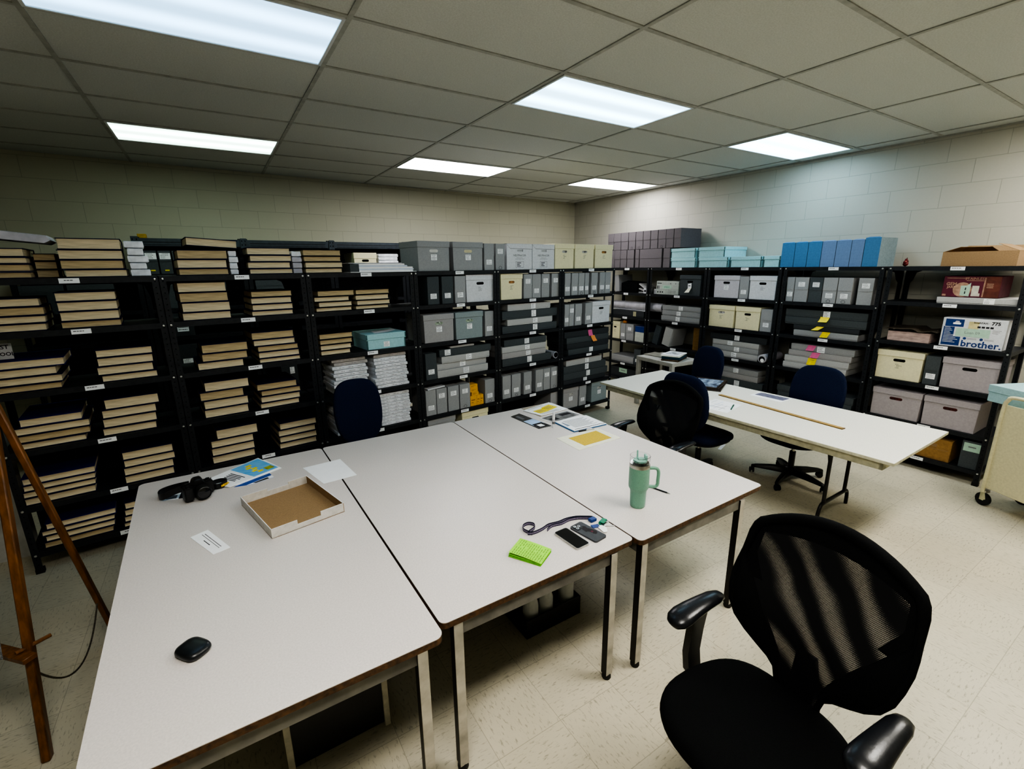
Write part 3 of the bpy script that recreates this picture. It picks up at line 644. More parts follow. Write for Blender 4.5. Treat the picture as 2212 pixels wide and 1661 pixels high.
sticky('L', 5.14, tp[0][0] - .004, note_p, .03, 'pink sticky note on the charcoal flat box, sixth bay from the easel'); sticky('L', 5.19, tp[1][0] - .006, note_o, .03, 'orange sticky note on the dark flat box, sixth bay from the easel', skew=.03)
FLATS('L', 4, [(4.736, 5.376, .073, gray_l, 'light grey', .57), (4.695, 5.460, .088, gray_d, 'dark grey', .53), (4.695, 5.497, .086, gray_d, 'slate grey', .54), (4.695, 5.455, .055, gray_k, 'charcoal grey', .5)])
REC('L', 5, 4.686, 4.956, gray_w, 'warm grey lidded record box', hole=mixh); DOC('L', 5, [(4.967, 5.095)]); REC('L', 5, 5.190, 5.500, gray_b, 'blue-grey lidded record box', hole=mixh)

# ------------------------------------------------------------------ wrapped packages, papers and teal boxes
def package(side, s0, s1, z, h, label, rec=.03, d=.30, rot=0, m=wrap_m, grp='white wrapped packages', sd=0, writing=True):
    r = random.Random(sd); w = abs(s1 - s0); mb = MB(); nx = 5; rings = []
    for y, sc in ((0, .80), (.006, .97), (d * .5, 1), (d - .006, .97), (d, .8)):
        ring = []
        for (x, zz) in ((0, .12), (.02, 0), (.5, 0), (.98, 0), (1, .12), (1, .85), (.98, 1), (.5, .98), (.02, 1), (0, .88)):
            ring.append((w / 2 + (x - .5) * w * (1 if sc == 1 else .992) + r.uniform(-.002, .002), y + r.uniform(-.001, .001), h * (.5 + (zz - .5) * sc) + (r.uniform(-.0015, 0) if 0 < zz else 0)))
        rings.append(ring[::-1])
    mb.loft(rings, m)
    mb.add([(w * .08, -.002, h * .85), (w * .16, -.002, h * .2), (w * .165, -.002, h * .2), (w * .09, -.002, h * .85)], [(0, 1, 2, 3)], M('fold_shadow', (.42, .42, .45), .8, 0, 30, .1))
    loc, rz = place(side, s0, rec, z)
    o = obj('wrapped_package', mb, loc=loc, rot=(0, 0, rz + rot), smooth=50)
    if writing:
        k = MB(); x = w * .2
        for fr in (.2, .07, .12):
            for _ in range(2): 
                q = w * r.uniform(.04, .1); k.fq(x, x + q, h * .42, h * .56, -.0022, M('pencil_grey', (.34, .34, .36), .8, 0, 200, .2)); x += q + w * .012
            x += w * .11
            if x > w * .85: break
        obj('lettering', k, o)
    tag(o, label, 'package', grp)
for key, s0, s1, shf, n, hh in (('left', 1.981, 2.275, 3, 10, .0318), ('right', 2.345, 2.656, 3, 11, .0312), ('left', 1.965, 2.25, 4, 10, .0315), ('right', 2.367, 2.66, 4, 10, .0305)):
    z = ZL[shf] + .0005
    for k in range(n):
        a = rnd.uniform(-.012, .012); mm = M('wrapping_paper_grey', (.52, .49, .47), .8, 0, 18, .14) if k >= n - 2 and shf == 3 else wrap_m
        pos = 'top' if k == n - 1 else 'bottom' if k == 0 else ORD[k] + ' from bottom'
        package('L', s0 + a, s1 + a, z, hh - .0006, 'white wrapped package, %s of %s stack, %s, third bay from easel' % (pos, key, SHN[shf]), sd=shf * 50 + k + (20 if key == 'left' else 0), rot=rnd.uniform(-.01, .01), m=mm); z += hh
z = ZL[0] + .0005
for k, h in enumerate((.046, .042, .045, .046, .045)): package('L', .775 + rnd.uniform(-.008, .008), .872 + rnd.uniform(-.012, .012), z, h - .001, 'white paper parcel beside tall navy volumes, %s, end bay by the easel' % (['bottom of five', 'second of five', 'third of five', 'fourth of five', 'topmost of five'][k]), .05, .28, 0, wrap_m, 'white paper parcels on the top shelf', 500 + k, False); z += h
z = ZL[0] + .0005
for k, h in enumerate((.04, .045, .043, .042)):
    package('L', 1.346, 1.400 + rnd.uniform(-.006, .006), z, h - .001, 'white parcel wedged between book stacks, %s, second bay from the easel' % (['bottom', 'second up', 'third up', 'topmost'][k]), .06, .25, 0, wrap_m, 'white paper parcels on the top shelf', 520 + k, False)
    package('L', 1.772, 1.842 + rnd.uniform(-.006, 0), z, h - .001, 'parcel after the last book stack, %s, second bay from the easel' % (['bottom', 'second up', 'third up', 'topmost'][k]), .06, .25, 0, paper_g if k < 3 else wrap_m, 'white paper parcels on the top shelf', 530 + k, False); z += h
# leather-black volumes standing behind at the left of the second stack
z = ZL[0] + .0005
for k, t in enumerate((.046, .048, .05, .044)): add_book('L', 1.410, 1.448, z, t, 'black volume end between two stacks, %s, top shelf, second bay from the easel' % (['bottom', 'second up', 'third up', 'topmost'][k]), 'black volumes on the top shelf', .28, .07, 0, black_cloth, black_cloth); z += t
z = ZL[0] + .0005
for k, t in enumerate((.05, .05, .045)): add_book('L', .325, .430, z, t, 'dark brown volume beside left stack, %s, top shelf, end bay by the easel' % (['bottom', 'middle', 'topmost'][k]), 'dark brown volumes on the top shelf', .26, .14, 0, M('brown_bookcloth', (.035, .022, .016), .8, 0, 220, .2), pages_d); z += t
# flat grey parcel sloping over the left stack
p = MB(); r_ = []
for y in (0, .02, .30, .32):
    e = .9 if y in (0, .32) else 1
    r_.append([(x, y, zz * e) for x, zz in ((0, .03), (.0, .0), (.405, 0), (.43, .02), (.415, .045), (.02, .05))][::-1])
p.loft(r_, paper_g)
o = obj('flat_parcel', p, loc=place('L', .005, .01, ZL[0] + .245)[0], rot=(0, .11, TH)); tag(o, 'long grey-white flat parcel sloping over the stack of volumes nearest the easel', 'parcel')
# bay 3: loose papers in an open folder on top
f = MB(); f.box(0, .60, 0, .30, 0, .004, paper_m); rings = []
for k in range(5):
    a = .075 - .006 * k; z0, z1 = .004 + .0135 * k, .0165 + .0135 * k; b_ = .56 - .02 * k * (k > 2) + .006 * (k % 2)
    f.loft([[(a, .006, z0), (b_, .006, z0), (b_ + .012, .006, z0 + .006), (b_, .006, z1), (a - .02, .006, z1)], [(a, .29, z0), (b_, .29, z0), (b_ + .012, .29, z0 + .006), (b_, .29, z1), (a - .02, .29, z1)]], M('bluish_paper', (.66, .72, .82), .8, 0, 20, .04) if k % 2 else paper_m)
f.box(-.0, .075, .004, .29, .004, .068, gray_d)
f.box(-.01, .46, .004, .29, .0725, .078, paper_g)
o = obj('paper_bundle', f, loc=place('L', 2.200, .005, ZL[0] + .0005)[0], rot=(0, 0, TH)); tag(o, 'open folder of loose white papers on the top shelf beside the grey boxes', 'papers')
def lid_box(side, s0, s1, z, h, m, label, group=None, rec=.02, d=.40, lid=.4, rot=0, lab=False, corner=steel_m, name='lidded_storage_box'):
    w = abs(s1 - s0) - .004; sl = min(s0, s1) + .002 if side == 'L' else max(s0, s1) - .002; loc, rz = place(side, sl, rec, z + .0005)
    o = obj(name, MB().box(.006, w - .006, .006, d - .006, 0, h - .004, m), bevel=.002, loc=loc, rot=(0, 0, rz + rot))
    obj('lid', MB().box(0, w, 0, d, h * (1 - lid), h, m), o, bevel=.0025)
    for x in (.001, w - .013):
        k = MB(); k.box(x, x + .012, -.0006, .003, h * (1 - lid) + .004, h - .004, corner); k.box(x + (.005 if x < .1 else -.005), x + (.017 if x < .1 else .007), .0054, .008, .003, h * (1 - lid) - .003, corner); obj('metal_corner', k, o)
    if lab: obj('paper_label', REC_LABELS[1], o, loc=(w / 2, .0054, h * .12)).scale = (.9, 1, .9)
    return tag(o, label, 'box', group)
corner_t = M('teal_corner_metal', (.07, .16, .17), .4, .5, 30, .2)
lid_box('L', 2.285, 2.668, ZL[2], .138, teal_m, 'pale teal lidded box with white label, third shelf, third bay from the easel', None, .03, .34, .38, lab=True, corner=corner_t)
p = MB(); n = 8
vs = []
for k in range(n + 1): vs += [(.20 * k / n, 0, .001 + .018 * (k / n) ** 3), (.20 * k / n + .03, .16, .001 + .012 * (k / n) ** 3)]
p.add(vs, [(2 * k, 2 * k + 2, 2 * k + 3, 2 * k + 1) for k in range(n)], paper_m)
o = obj('paper_sheet', p, loc=place('L', 2.38, .06, ZL[2] + .139)[0], rot=(0, 0, TH)); tag(o, 'curled white sheet lying on the pale teal box', 'paper')
# things on the rear row, seen over and through the front row
def rear(u0, u1, kind, k):
    z = 1.843 + .0005; w = u1 - u0; y = 6.03 + .075 * u0
    if kind == 'd':
        o = obj('document_box', MB().box(0, w - .006, .004, .32, 0, .225, gray_d), bevel=.002, loc=(u0, y, z), rot=(0, 0, th_w))
        obj('lid', MB().box(0, w - .006, 0, .32, .12, .228, gray_d), o, bevel=.002)
        obj('paper_label', label_mesh(.09, .06, 700 + k, 4), o, loc=(w / 2, -.0006, .145))
        obj('yellow_dot', MB().box(w / 2 - .018, w / 2 + .018, -.0005, .0035, .03, .042, note_y), o)
    return o
for k, (a, b) in enumerate(((-.53, -.42), (-.415, -.305), (-.30, -.18), (-.175, -.05))): tag(rear(a, b, 'd', k), 'dark document box with yellow dot on the rear row, %s from left' % ORD[k], 'box', 'dark boxes on the rear row')
for k, (a, b) in enumerate(((-1.46, -1.16), (-1.14, -.80), (-.52, -.20), (-.18, .14), (.42, .72))):
    o = obj('storage_carton', MB().box(0, b - a - .01, 0, .38, 0, .26, gray_d), bevel=.002, loc=(a, 6.03 + .075 * a, 1.4955), rot=(0, 0, th_w)); obj('lid', MB().box(-.003, b - a - .007, -.003, .383, .2, .263, gray_d), o)
    tag(o, 'dark storage carton on the rear row under the document boxes, %s from left' % ORD[k], 'box', 'dark cartons on the rear row')
o = obj('records_box', MB().box(.005, .29, .005, .38, 0, .20, cream_m), bevel=.002, loc=(1.545, 6.14, 1.8435), rot=(0, 0, th_w)); obj('lid', MB().box(0, .295, 0, .385, .15, .222, cream_m), o, bevel=.002)
k = MB(); capsule(.09, .03, .0045, hole_dark, k, .147, .125); obj('handle_hole', k, o); tag(o, 'cream box on the rear row above the open folder of papers', 'box')
for k in range(5):
    q = MB(); q.box(0, .27 - .01 * (k % 2), 0, .28, 0, .041, wrap_m); o = obj('wrapped_package', q, bevel=.008, loc=(1.86, 6.155, 1.8435 + .042 * k), rot=(0, 0, th_w)); tag(o, 'white package on the rear row beside its cream box, %s from bottom' % ORD[k], 'package', 'white packages on the rear row')
for k, (x, z, h, lw, lh, zz) in enumerate(((-.44, 1.201, .245, .10, .10, .05), (-.44, .851, .26, .10, .05, .06), (.56, .501, .27, .05, .08, .15))):
    o = obj('document_box', MB().box(0, .22, 0, .36, 0, h, gray_k), bevel=.002, loc=(x, 6.028 + .075 * x, z + .0005), rot=(0, 0, th_w)); obj('paper_label', label_mesh(lw, lh, 950 + k, 4), o, loc=(.12, -.0008, zz)); tag(o, 'dim box with a pale note on the rear row, %s' % ['second bay gap, higher', 'second bay gap, lower', 'third bay gap'][k], 'box', 'dim boxes on the rear row')
q = MB(); q.fq(-.04, .075, -.01, .085, 0, paper_m); q.box(-.04, .075, .0, .004, -.01, .085, paper_m); join(q, text_mb('FIRST', .034, ink_m, Matrix.Translation((.022, -.0008, .062)), .0006)); join(q, text_mb('SCHOOL', .030, ink_m, Matrix.Translation((.022, -.0008, .020)), .0006))
o = obj('paper_sign', q, loc=place('L', .065, .12, ZL[2] + .2065)[0], rot=(-.12, 0, TH), smooth=0); tag(o, 'white paper sign reading FIRST SCHOOL standing on blue volumes, third shelf', 'sign')
o = obj('yellow_carton', MB().box(0, .07, 0, .1, 0, .04, M('ochre_card', (.45, .28, .03), .7, 0, 30, .1)), bevel=.002, loc=(-.553, 6.02, 2.192)); tag(o, 'small ochre carton on top of the rear shelving', 'box')

# ------------------------------------------------------------------ contents of the right-hand row
UP = 'upper row above the corner bay'
for k, (a, b) in enumerate(((5.479, 5.600), (5.325, 5.473), (5.175, 5.320), (5.029, 5.166), (4.889, 5.024), (4.754, 4.884), (4.620, 4.748), (4.480, 4.614), (4.353, 4.478), (4.232, 4.347))):
    if k == 9: a = 4.236
    o = doc_box('R', a, b, ZR[0] + .2595, .247, mauve_m, None, d=.42, rec=.01, cord=k in (3, 4, 7)); tag(o, 'dusky grey document box in the raised row above the corner, %s of ten from left' % ORD[k], 'box', 'dusky grey boxes stacked above the corner')
for k, (a, b) in enumerate(((5.448, 5.560), (5.324, 5.445), (5.192, 5.319), (5.045, 5.184), (4.945, 5.022), (4.533, 4.936), (4.392, 4.508))):
    o = doc_box('R', a, b, ZR[0], .257, mauve_m, None, d=.33, rec=.01); tag(o, 'dusky grey document box, lower row above the corner, %s of seven from left%s' % (ORD[k], ', wide one' if k == 5 else ''), 'box', 'dusky grey boxes stacked above the corner')
TE = [(4.392, 3.987, 1, 'upper one standing farther along'), (3.964, 3.573, 1, 'upper one nearer the cart'), (4.384, 3.974, 0, 'lowest, touching the dusky grey boxes'), (3.952, 3.520, 0, 'lowest, second from the dusky grey boxes'), (3.506, 3.103, 0, 'lowest, third from the dusky grey boxes'), (3.098, 2.892, 0, 'lowest, touching the mid-blue boxes')]
for a, b, up_, ph in TE: lid_box('R', b, a - .004, ZR[0] + (.1235 if up_ else 0), .122, teal_m, 'pale teal lidded box on the top shelf, %s' % ph, 'pale teal boxes on the top shelf', .01, .455, .32, corner=corner_t)
SL = [(2.891, 2.754), (2.752, 2.622), (2.620, 2.488), (2.486, 2.357), (2.355, 2.224), (2.222, 2.115), (2.113, 1.983)]
for k, (a, b) in enumerate(SL):
    h = .252 if k < 6 else .266; w = a - b - .003; mb = MB(); mm = blue_m if k in (0, 1, 2, 6) else M('periwinkle_board', (.16, .25, .43), .8, 0, 60, .06)
    mb.box(0, w, 0, .003, 0, h, mm); mb.box(0, .003, .003, .36, 0, h, mm); mb.box(w - .003, w, .003, .36, 0, h, blue_g); mb.box(.003, w - .003, .357, .36, 0, h, mm); mb.box(.003, w - .003, .003, .357, 0, .003, mm)
    mb.box(.003, w - .003, .003, .357, h - .02, h - .018, M('slipcase_inside', (.05, .09, .16), .9, 0, 30, .1))
    mb.add([(.003, .0, h), (w - .003, 0, h), (w * .8, .02, h + .008), (w * .2, .02, h + .008)], [(0, 1, 2, 3)], mm)
    loc, rz = place('R', a, .012, ZR[0] + .0005); o = obj('blue_file_box', mb, loc=loc, rot=(0, 0, rz), smooth=0); tag(o, 'mid-blue open-topped file box on the top shelf, %s of seven from left' % ORD[k], 'box', 'mid-blue file boxes on the top shelf')
# second shelf
t = MB(); t.T = Matrix.Rotation(-.12, 4, 'Y'); t.box(0, .09, 0, .3, 0, .25, gray_m)
o = obj('document_box', t, bevel=.002, loc=place('R', 5.44, .05, ZR[1] + .0005)[0], rot=(0, 0, -math.pi / 2)); tag(o, 'grey document box leaning at the dim end, second shelf, corner bay', 'box')
b = MB(); b.box(0, .32, .0, .3, 0, .14, fabric_k)
b.add([(0, .0, .14), (.32, 0, .14), (.26, .08, .17), (.06, .08, .175), (0, .3, .14), (.32, .3, .14)], [(0, 1, 2, 3), (0, 3, 4), (1, 5, 2), (3, 2, 5, 4)], fabric_k)
o = obj('black_case', b, bevel=.004, loc=place('R', 5.31, .05, ZR[1] + .0005)[0], rot=(0, 0, -math.pi / 2)); tag(o, 'black soft case on the second shelf of the corner bay', 'case')
for k, (y, tl) in enumerate(((4.925, .50), (4.925, .28), (4.925, .0))):
    q = MB(); q.T = Matrix.Rotation(tl, 4, 'Y'); q.box(0, .13, 0, .22, 0, .016, [gray_l, gray_w, gray_m][k])
    q.T = Matrix.Translation((0, 0, .035))
    o = obj('loose_folder', q, loc=place('R', y + .04, .06 + .001 * k, ZR[1] + .001 + [.13 * math.sin(.5) + .062, .13 * math.sin(.28) + .020, 0][k])[0], rot=(0, 0, -math.pi / 2)); tag(o, 'loose grey folder leaning by the black case, %s' % ['steepest', 'middle one', 'flattest one'][k], 'folder', 'loose grey folders')
q = MB(); q.box(0, .085, 0, .1, 0, .07, white_box); q.fq(.015, .05, .02, .05, -.0005, ink_m); o = obj('small_white_box', q, bevel=.002, loc=place('R', 4.845, .03, ZR[1] + .0005)[0], rot=(0, 0, -math.pi / 2)); tag(o, 'small white box with dark mark at the post, second shelf, corner bay', 'box')
q = MB(); q.lathe([(.042, 0), (.043, .002), (.043, .066), (.038, .069)], white_box, 20); o = obj('white_canister', q, loc=place('R', 4.65, .09, ZR[1] + .0005)[0]); tag(o, 'small white canister, second shelf, fourth bay from the cart', 'canister')
# printed carton
def fronts(parent, mb): return obj('printed_face', mb, parent, smooth=0)
w = .375; q = MB().box(0, w, 0, .34, 0, .182, M('pale_green_carton', (.46, .50, .46), .8, 0, 30, .08)); o = obj('printed_carton', q, bevel=.002, loc=place('R', 4.606, .03, ZR[1] + .0005)[0], rot=(0, 0, -math.pi / 2))
k = MB(); k.fq(.012, .09, .148, .158, -.0006, ink_m); k.fq(.016, .032, .075, .118, -.0006, ink_m); k.fq(.042, .055, .075, .118, -.0006, ink_g)
for x in (.02, .062, .10): k.fq(x, x + .02, .022, .042, -.0006, ink_m)
for x in (.235, .32): k.fq(x, x + .014, .142, .156, -.0006, ink_g)
k.fq(.17, .172, .01, .065, -.0006, ink_g); k.fq(.005, .37, .065, .067, -.0006, ink_g)
for i in range(4): k.fq(.2, .34, .02 + .01 * i, .023 + .01 * i, -.0006, ink_g)
k.fq(.105, .26, .078, .125, -.0005, green_paper)
join(k, text_mb('DNU-F', .03, M('green_marker', (.08, .3, .2), .8, 0, 30, .1), Matrix.Translation((.18, -.0011, .10)), .0003))
fronts(o, k); tag(o, 'pale printed carton with green note beside a dark record box, second shelf', 'box')
REC('R', 1, 3.880, 4.215, gray_d, 'dark grey record box with hanging tag', lab=False)
q = MB(); q.add([(0, -.001, 0), (.055, -.001, .01), (.06, -.004, -.05), (.005, -.004, -.06)], [(0, 3, 2, 1)], paper_m); q.add([(.005, -.004, -.06), (.06, -.004, -.05), (.035, -.018, -.11), (-.035, -.02, -.115)], [(0, 3, 2, 1)], ivory_m); q.fq(.012, .045, -.03, -.02, -.0045, ink_m)
o = obj('hanging_tag', q, loc=place('R', 4.075, .02, ZR[1] + .155)[0], rot=(0, 0, -math.pi / 2), smooth=0); tag(o, 'torn white paper tag hanging on the dark grey record box', 'tag')
REC('R', 1, 3.349, 3.694, M('pale_lavender_board', (.56, .54, .58), .8, 0, 70, .05), 'lavender-grey record box with black print'); DOC('R', 1, [(3.235, 3.346)]); REC('R', 1, 2.906, 3.23, white_box, 'white lidded record box')
DOC('R', 1, [(2.716, 2.795), (2.570, 2.712, 'hi'), (2.432, 2.563, 'hi', 'd'), (2.296, 2.430, 'c'), (2.160, 2.292, 'c'), (1.984, 2.115, 'hi')])
# third shelf
t = MB(); t.tube([(0, 0, 0), (.97, 0, 0)], .062, paper_g, 24); t.tube([(.9, 0, 0), (.971, 0, 0)], .045, hole_dark, 24)
t.tube([(.88, 0, 0), (.972, 0, 0)], .030, paper_g, 20)
t.add([(0, -.02, -.06), (.72, -.03, -.06), (.70, -.055, -.068), (.5, -.05, -.064), (0, -.05, -.064)], [(0, 1, 2, 3, 4)], paper_m); t.add([(.70, -.055, -.068), (.72, -.03, -.06), (.73, -.02, -.02), (.67, -.062, -.05)], [(0, 1, 2, 3)], paper_m)
o = obj('paper_roll', t, loc=place('R', 5.48, .10, ZR[2] + .166)[0], rot=(0, 0, -math.pi / 2)); tag(o, 'long white roll of paper across the third shelf of the corner bay', 'paper roll')
o = flat_box('R', 4.80, 5.44, ZR[2], .095, gray_k, 0, rec=.02); tag(o, 'black flat box under the long white paper roll', 'box', GD['flat'])
q = MB(); q.fq(-.03, .03, -.07, 0, 0, M('dull_cream_tag', (.4, .38, .25), .8, 0, 20, .1)); o = obj('hanging_tag', q, loc=place('R', 4.98, .018, ZR[2] + .085)[0], rot=(0, 0, -math.pi / 2)); tag(o, 'dull cream tag on the black flat box under the paper roll', 'tag')
FLATS('R', 2, [(3.850, 4.481, .071, gray_m, 'mid grey', .5), (3.851, 4.478, .073, gray_m, 'grey', .45), (3.857, 4.489, .074, gray_m, 'plain grey', .45)])
REC('R', 2, 3.375, 3.730, cream_m, 'cream lidded record box', hole=mixh); REC('R', 2, 3.050, 3.365, cream_m, 'cream lidded record box'); DOC('R', 2, [(2.908, 3.046)])
zt, tp = FLATS('R', 2, [(1.990, 2.773, .080, gray_d, 'charcoal grey', .53), (1.990, 2.772, .083, gray_d, 'dark charcoal', 0), (2.043, 2.673, .055, gray_k, 'black-grey', 0), (2.047, 2.665, .066, gray_m, 'mid grey', 0)])
sticky('R', 2.37, tp[1][0] + .015, note_y, .03, 'yellow sticky note folded out on the dark charcoal flat box', .085, .05, .05); sticky('R', 2.40, tp[2][0] - .004, note_y, .03, 'yellow sticky note on the thin black-grey flat box', .07, .04, .03, -.04); sticky('R', 2.335, tp[3][0], note_y, .03, 'yellow sticky note on the mid grey flat box over the shelf edge', .075, .058, .012, -.02)
# fourth shelf
REC('R', 3, 5.27, 5.49, cream_m, 'cream lidded record box'); DOC('R', 3, [(5.150, 5.264), (4.990, 5.146, 'hi')], h=.25)
q = MB().box(0, .185, 0, .3, 0, .145, M('pale_card', (.55, .58, .52), .8, 0, 30, .08)); q.box(0, .185, 0, .3, .145, .235, M('royal_blue_card', (.01, .04, .22), .7, 0, 30, .1)); o = obj('two_tone_box', q, bevel=.002, loc=place('R', 4.965, .03, ZR[3] + .0005)[0], rot=(0, 0, -math.pi / 2)); tag(o, 'box with dark blue lid and pale body, fourth shelf, corner bay', 'box')
q = MB(); q.lathe([(.022, 0), (.035, .01), (.035, .03), (.02, .045)], M('orange_plastic', (.7, .25, .02), .5, 0, 30, .1), 16); o = obj('orange_tape_roll', q, loc=place('R', 5.2, .06, ZR[3] + .2515)[0]); tag(o, 'small orange roll on a grey document box, corner bay', 'tape roll')
def leaning(y, w, d, h, m, ang, label, name='document_box', rec=.02, hinge=True):
    t = MB(); t.T = Matrix.Rotation(ang, 4, 'Y'); t.box(0, w, 0, d, 0, h, m); o = obj(name, t, bevel=.002, loc=place('R', y, rec, ZR[3] + .0005 + abs(math.sin(ang)) * w * (1 if ang > 0 else 0))[0], rot=(0, 0, -math.pi / 2))
    l = MB(); l.T = Matrix.Rotation(ang, 4, 'Y'); l.box(.001, w - .001, -.003, 0, h * .45, h, m); obj('lid', l, o); tag(o, label, 'box'); return o
leaning(4.625, .10, .31, .28, M('dark_slate_board', (.05, .065, .075), .8, 0, 60, .1), .26, 'dark slate document box leaning against a grey one, fourth bay from the cart')
leaning(4.445, .13, .31, .26, gray_l, .24, 'pale grey document box leaning, its long side showing, fourth bay from the cart')
o = obj('brown_board', MB().box(0, .11, 0, .012, 0, .30, brown_box), loc=place('R', 3.985, .10, ZR[3] + .0005)[0], rot=(0, 0, -math.pi / 2)); tag(o, 'brown board standing behind the leaning grey boxes', 'board')
FLATS('R', 3, [(2.945, 3.681, .076, gray_k, 'black-grey', .5), (3.03, 3.640, .066, gray_l, 'light grey', .4), (3.03, 3.638, .070, gray_m, 'mid grey', .55), (3.03, 3.636, .072, gray_l, 'pale grey', .5)])
t = MB(); t.tube([(0, 0, 0), (0, .36, 0)], .05, paper_g, 18); t.tube([(0, -.002, -.008), (.0, .02, -.008)], .036, hole_dark, 16); t.tube([(.006, -.004, -.02), (.006, .03, -.02)], .022, paper_m, 14)
o = obj('paper_roll', t, loc=place('R', 2.96, .0, ZR[3] + .052)[0], rot=(0, 0, -math.pi / 2)); tag(o, 'crumpled white paper roll end beside flat boxes, third bay from the cart', 'paper roll')
zt, tp = FLATS('R', 3, [(2.050, 2.668, .070, gray_m, 'mid grey', 0), (2.070, 2.688, .066, gray_w, 'dull grey', 0), (2.086, 2.724, .074, gray_l, 'light grey', 0), (2.099, 2.735, .066, gray_l, 'pale grey', 0)])
sticky('R', 2.45, tp[0][0] - .002, note_p, .03, 'pink sticky note beside a white label, fourth shelf, second bay from the cart', .08, .06, .012, -.02); sticky('R', 2.40, tp[1][0] - .004, note_p, .03, 'pink sticky note on the dull grey flat box', .08, .06, .012, -.02); sticky('R', 2.43, tp[2][0] - .002, note_y, .03, 'bright yellow sticky note on the light grey flat box', .085, .075, .01, -.01)
o = obj('paper_note', label_mesh(.075, .06, 909, 3), loc=place('R', 2.36, .026, tp[0][0] - .068)[0], rot=(0, 0, -math.pi / 2)); tag(o, 'white note on the topmost grey flat box beside a pink one', 'note')
# fifth and lowest shelves
FLATS('R', 4, [(4.97, 5.45, .10, gray_m, 'mid grey', 0)]); DOC('R', 4, [(4.820, 4.953, 'd')], h=.24)
o = flat_box('R', 4.814, 5.457, ZR[5], .16, gray_k, 0); tag(o, 'black flat box with green note, lowest shelf, corner bay', 'box', GD['flat']); q = MB(); q.fq(0, .17, 0, .07, 0, green_paper); q.fq(.04, .13, .03, .04, -.0005, ink_g); r0 = obj('paper_label', q, o, loc=(.2, -.001, .08))
FLATS('R', 4, [(3.00, 3.513, .070, gray_m, 'mid grey', .45), (2.997, 3.511, .070, gray_w, 'dull grey', 0), (2.93, 3.523, .10, gray_d, 'charcoal grey', .45)])
FLATS('R', 4, [(1.990, 2.763, .075, gray_d, 'charcoal grey', 0), (2.0, 2.75, .07, gray_d, 'slate grey', 0)])
# end bay beside the cart
q = MB()
for dx, dz, rr in ((0, .022, .022), (.010, .042, .018), (-.012, .038, .016), (.004, .058, .012)): q.lathe([(.003, -rr), (rr * .8, -rr * .6), (rr, 0), (rr * .8, rr * .6), (.003, rr)], red_m, 9, (dx, 0, dz))
q.tube([(.004, 0, .06), (.018, 0, .074), (.03, .004, .07)], .004, M('dark_twig', (.03, .01, .01), .7, 0, 30, .2), 6)
o = obj('red_ornament', q, loc=place('R', 1.786, .06, ZR2[0] + .0005)[0], smooth=50); tag(o, 'small dark red lumpy ornament on the end bay top, beside the blue boxes', 'ornament')
w = .46; q = MB(); d = .36; h = .118
for a in ((0, w, 0, .005), (0, w, d - .005, d), (0, .005, .005, d - .005), (w - .005, w, .005, d - .005)): q.box(*a, 0, h, kraft_m)
q.box(.005, w - .005, .005, d - .005, 0, .004, kraft_d)
o = obj('open_carton', q, loc=place('R', 1.528, .03, ZR2[0] + .0005)[0], rot=(0, 0, -math.pi / 2), smooth=0)
for pts in (((0, d, h), (w, d, h), (w * .9, d + .05, h + .05), (.05, d + .05, h + .055)), ((0, 0, h), (0, d, h), (.10, d * .95, h + .045), (.10, .03, h + .04)), ((w, 0, h), (w, d, h), (w - .12, d * .9, h + .055), (w - .14, .05, h + .06)), ((.02, d - .02, h), (w * .6, d - .02, h), (w * .55, d - .16, h + .04), (.10, d - .16, h + .042))):
    q = MB(); q.add(list(pts) + [(x, y, z - .003) for x, y, z in pts], [(0, 1, 2, 3), (7, 6, 5, 4), (0, 4, 5, 1), (1, 5, 6, 2), (2, 6, 7, 3), (3, 7, 4, 0)], kraft_m); obj('flap', q, o, smooth=0)
tag(o, 'open brown cardboard carton with raised flaps, on top of the end bay', 'carton')
o = flat_box('R', 1.0, 1.504, ZR2[1], .056, gray_l, .66, rec=.02, d=.38); tag(o, 'light grey flat box under the maroon printed carton', 'box', GD['flat'])
w = .358; h = .172; q = MB().box(0, w, 0, .30, 0, h, maroon_m); o = obj('printed_carton', q, bevel=.002, loc=place('R', 1.486, .04, ZR2[1] + .0575)[0], rot=(0, 0, -math.pi / 2))
k = MB(); tan_p = M('tan_print', (.45, .28, .20), .8, 0, 30, .2); k.fq(w * .74, w - .002, .002, h - .002, -.0005, rust_m); k.fq(w * .715, w * .74, .004, h - .012, -.0007, tan_p); k.fq(w * .41, w * .715, h * .775, h * .80, -.0007, tan_p)
k.fq(w * .53, w * .65, h * .08, h * .55, -.0006, M('white_appliance_print', (.6, .58, .50), .7, 0, 30, .1)); k.fq(w * .53, w * .68, h * .06, h * .2, -.0007, MATS['white_appliance_print'])
k.fq(.006, .03, h * .04, h * .13, -.0007, tan_p); k.fq(.02, .16, h * .89, h * .92, -.0006, tan_p)
for i in range(3): k.fq(w * .77, w * .88, h * (.62 - .08 * i), h * (.66 - .08 * i), -.0009, tan_p)
k.T = Matrix.Translation((w * .36, -.0006, h * .36))
k.add([(.06 * math.cos(a), 0, .06 * math.sin(a)) for a in [i * math.pi / 8 for i in range(16)]], [tuple(range(16))], tan_p); k.T = Matrix.Identity(4)
join(k, text_mb('GEM', .034, tan_p, Matrix.Translation((.055, -.0009, h * .62)), .0012)); join(k, text_mb('JARS', .026, tan_p, Matrix.Translation((.055, -.0009, h * .47)), .0008)); join(k, text_mb('STAINLESS', .028, tan_p, Matrix.Translation((w * .56, -.0009, h * .88)), .0004))
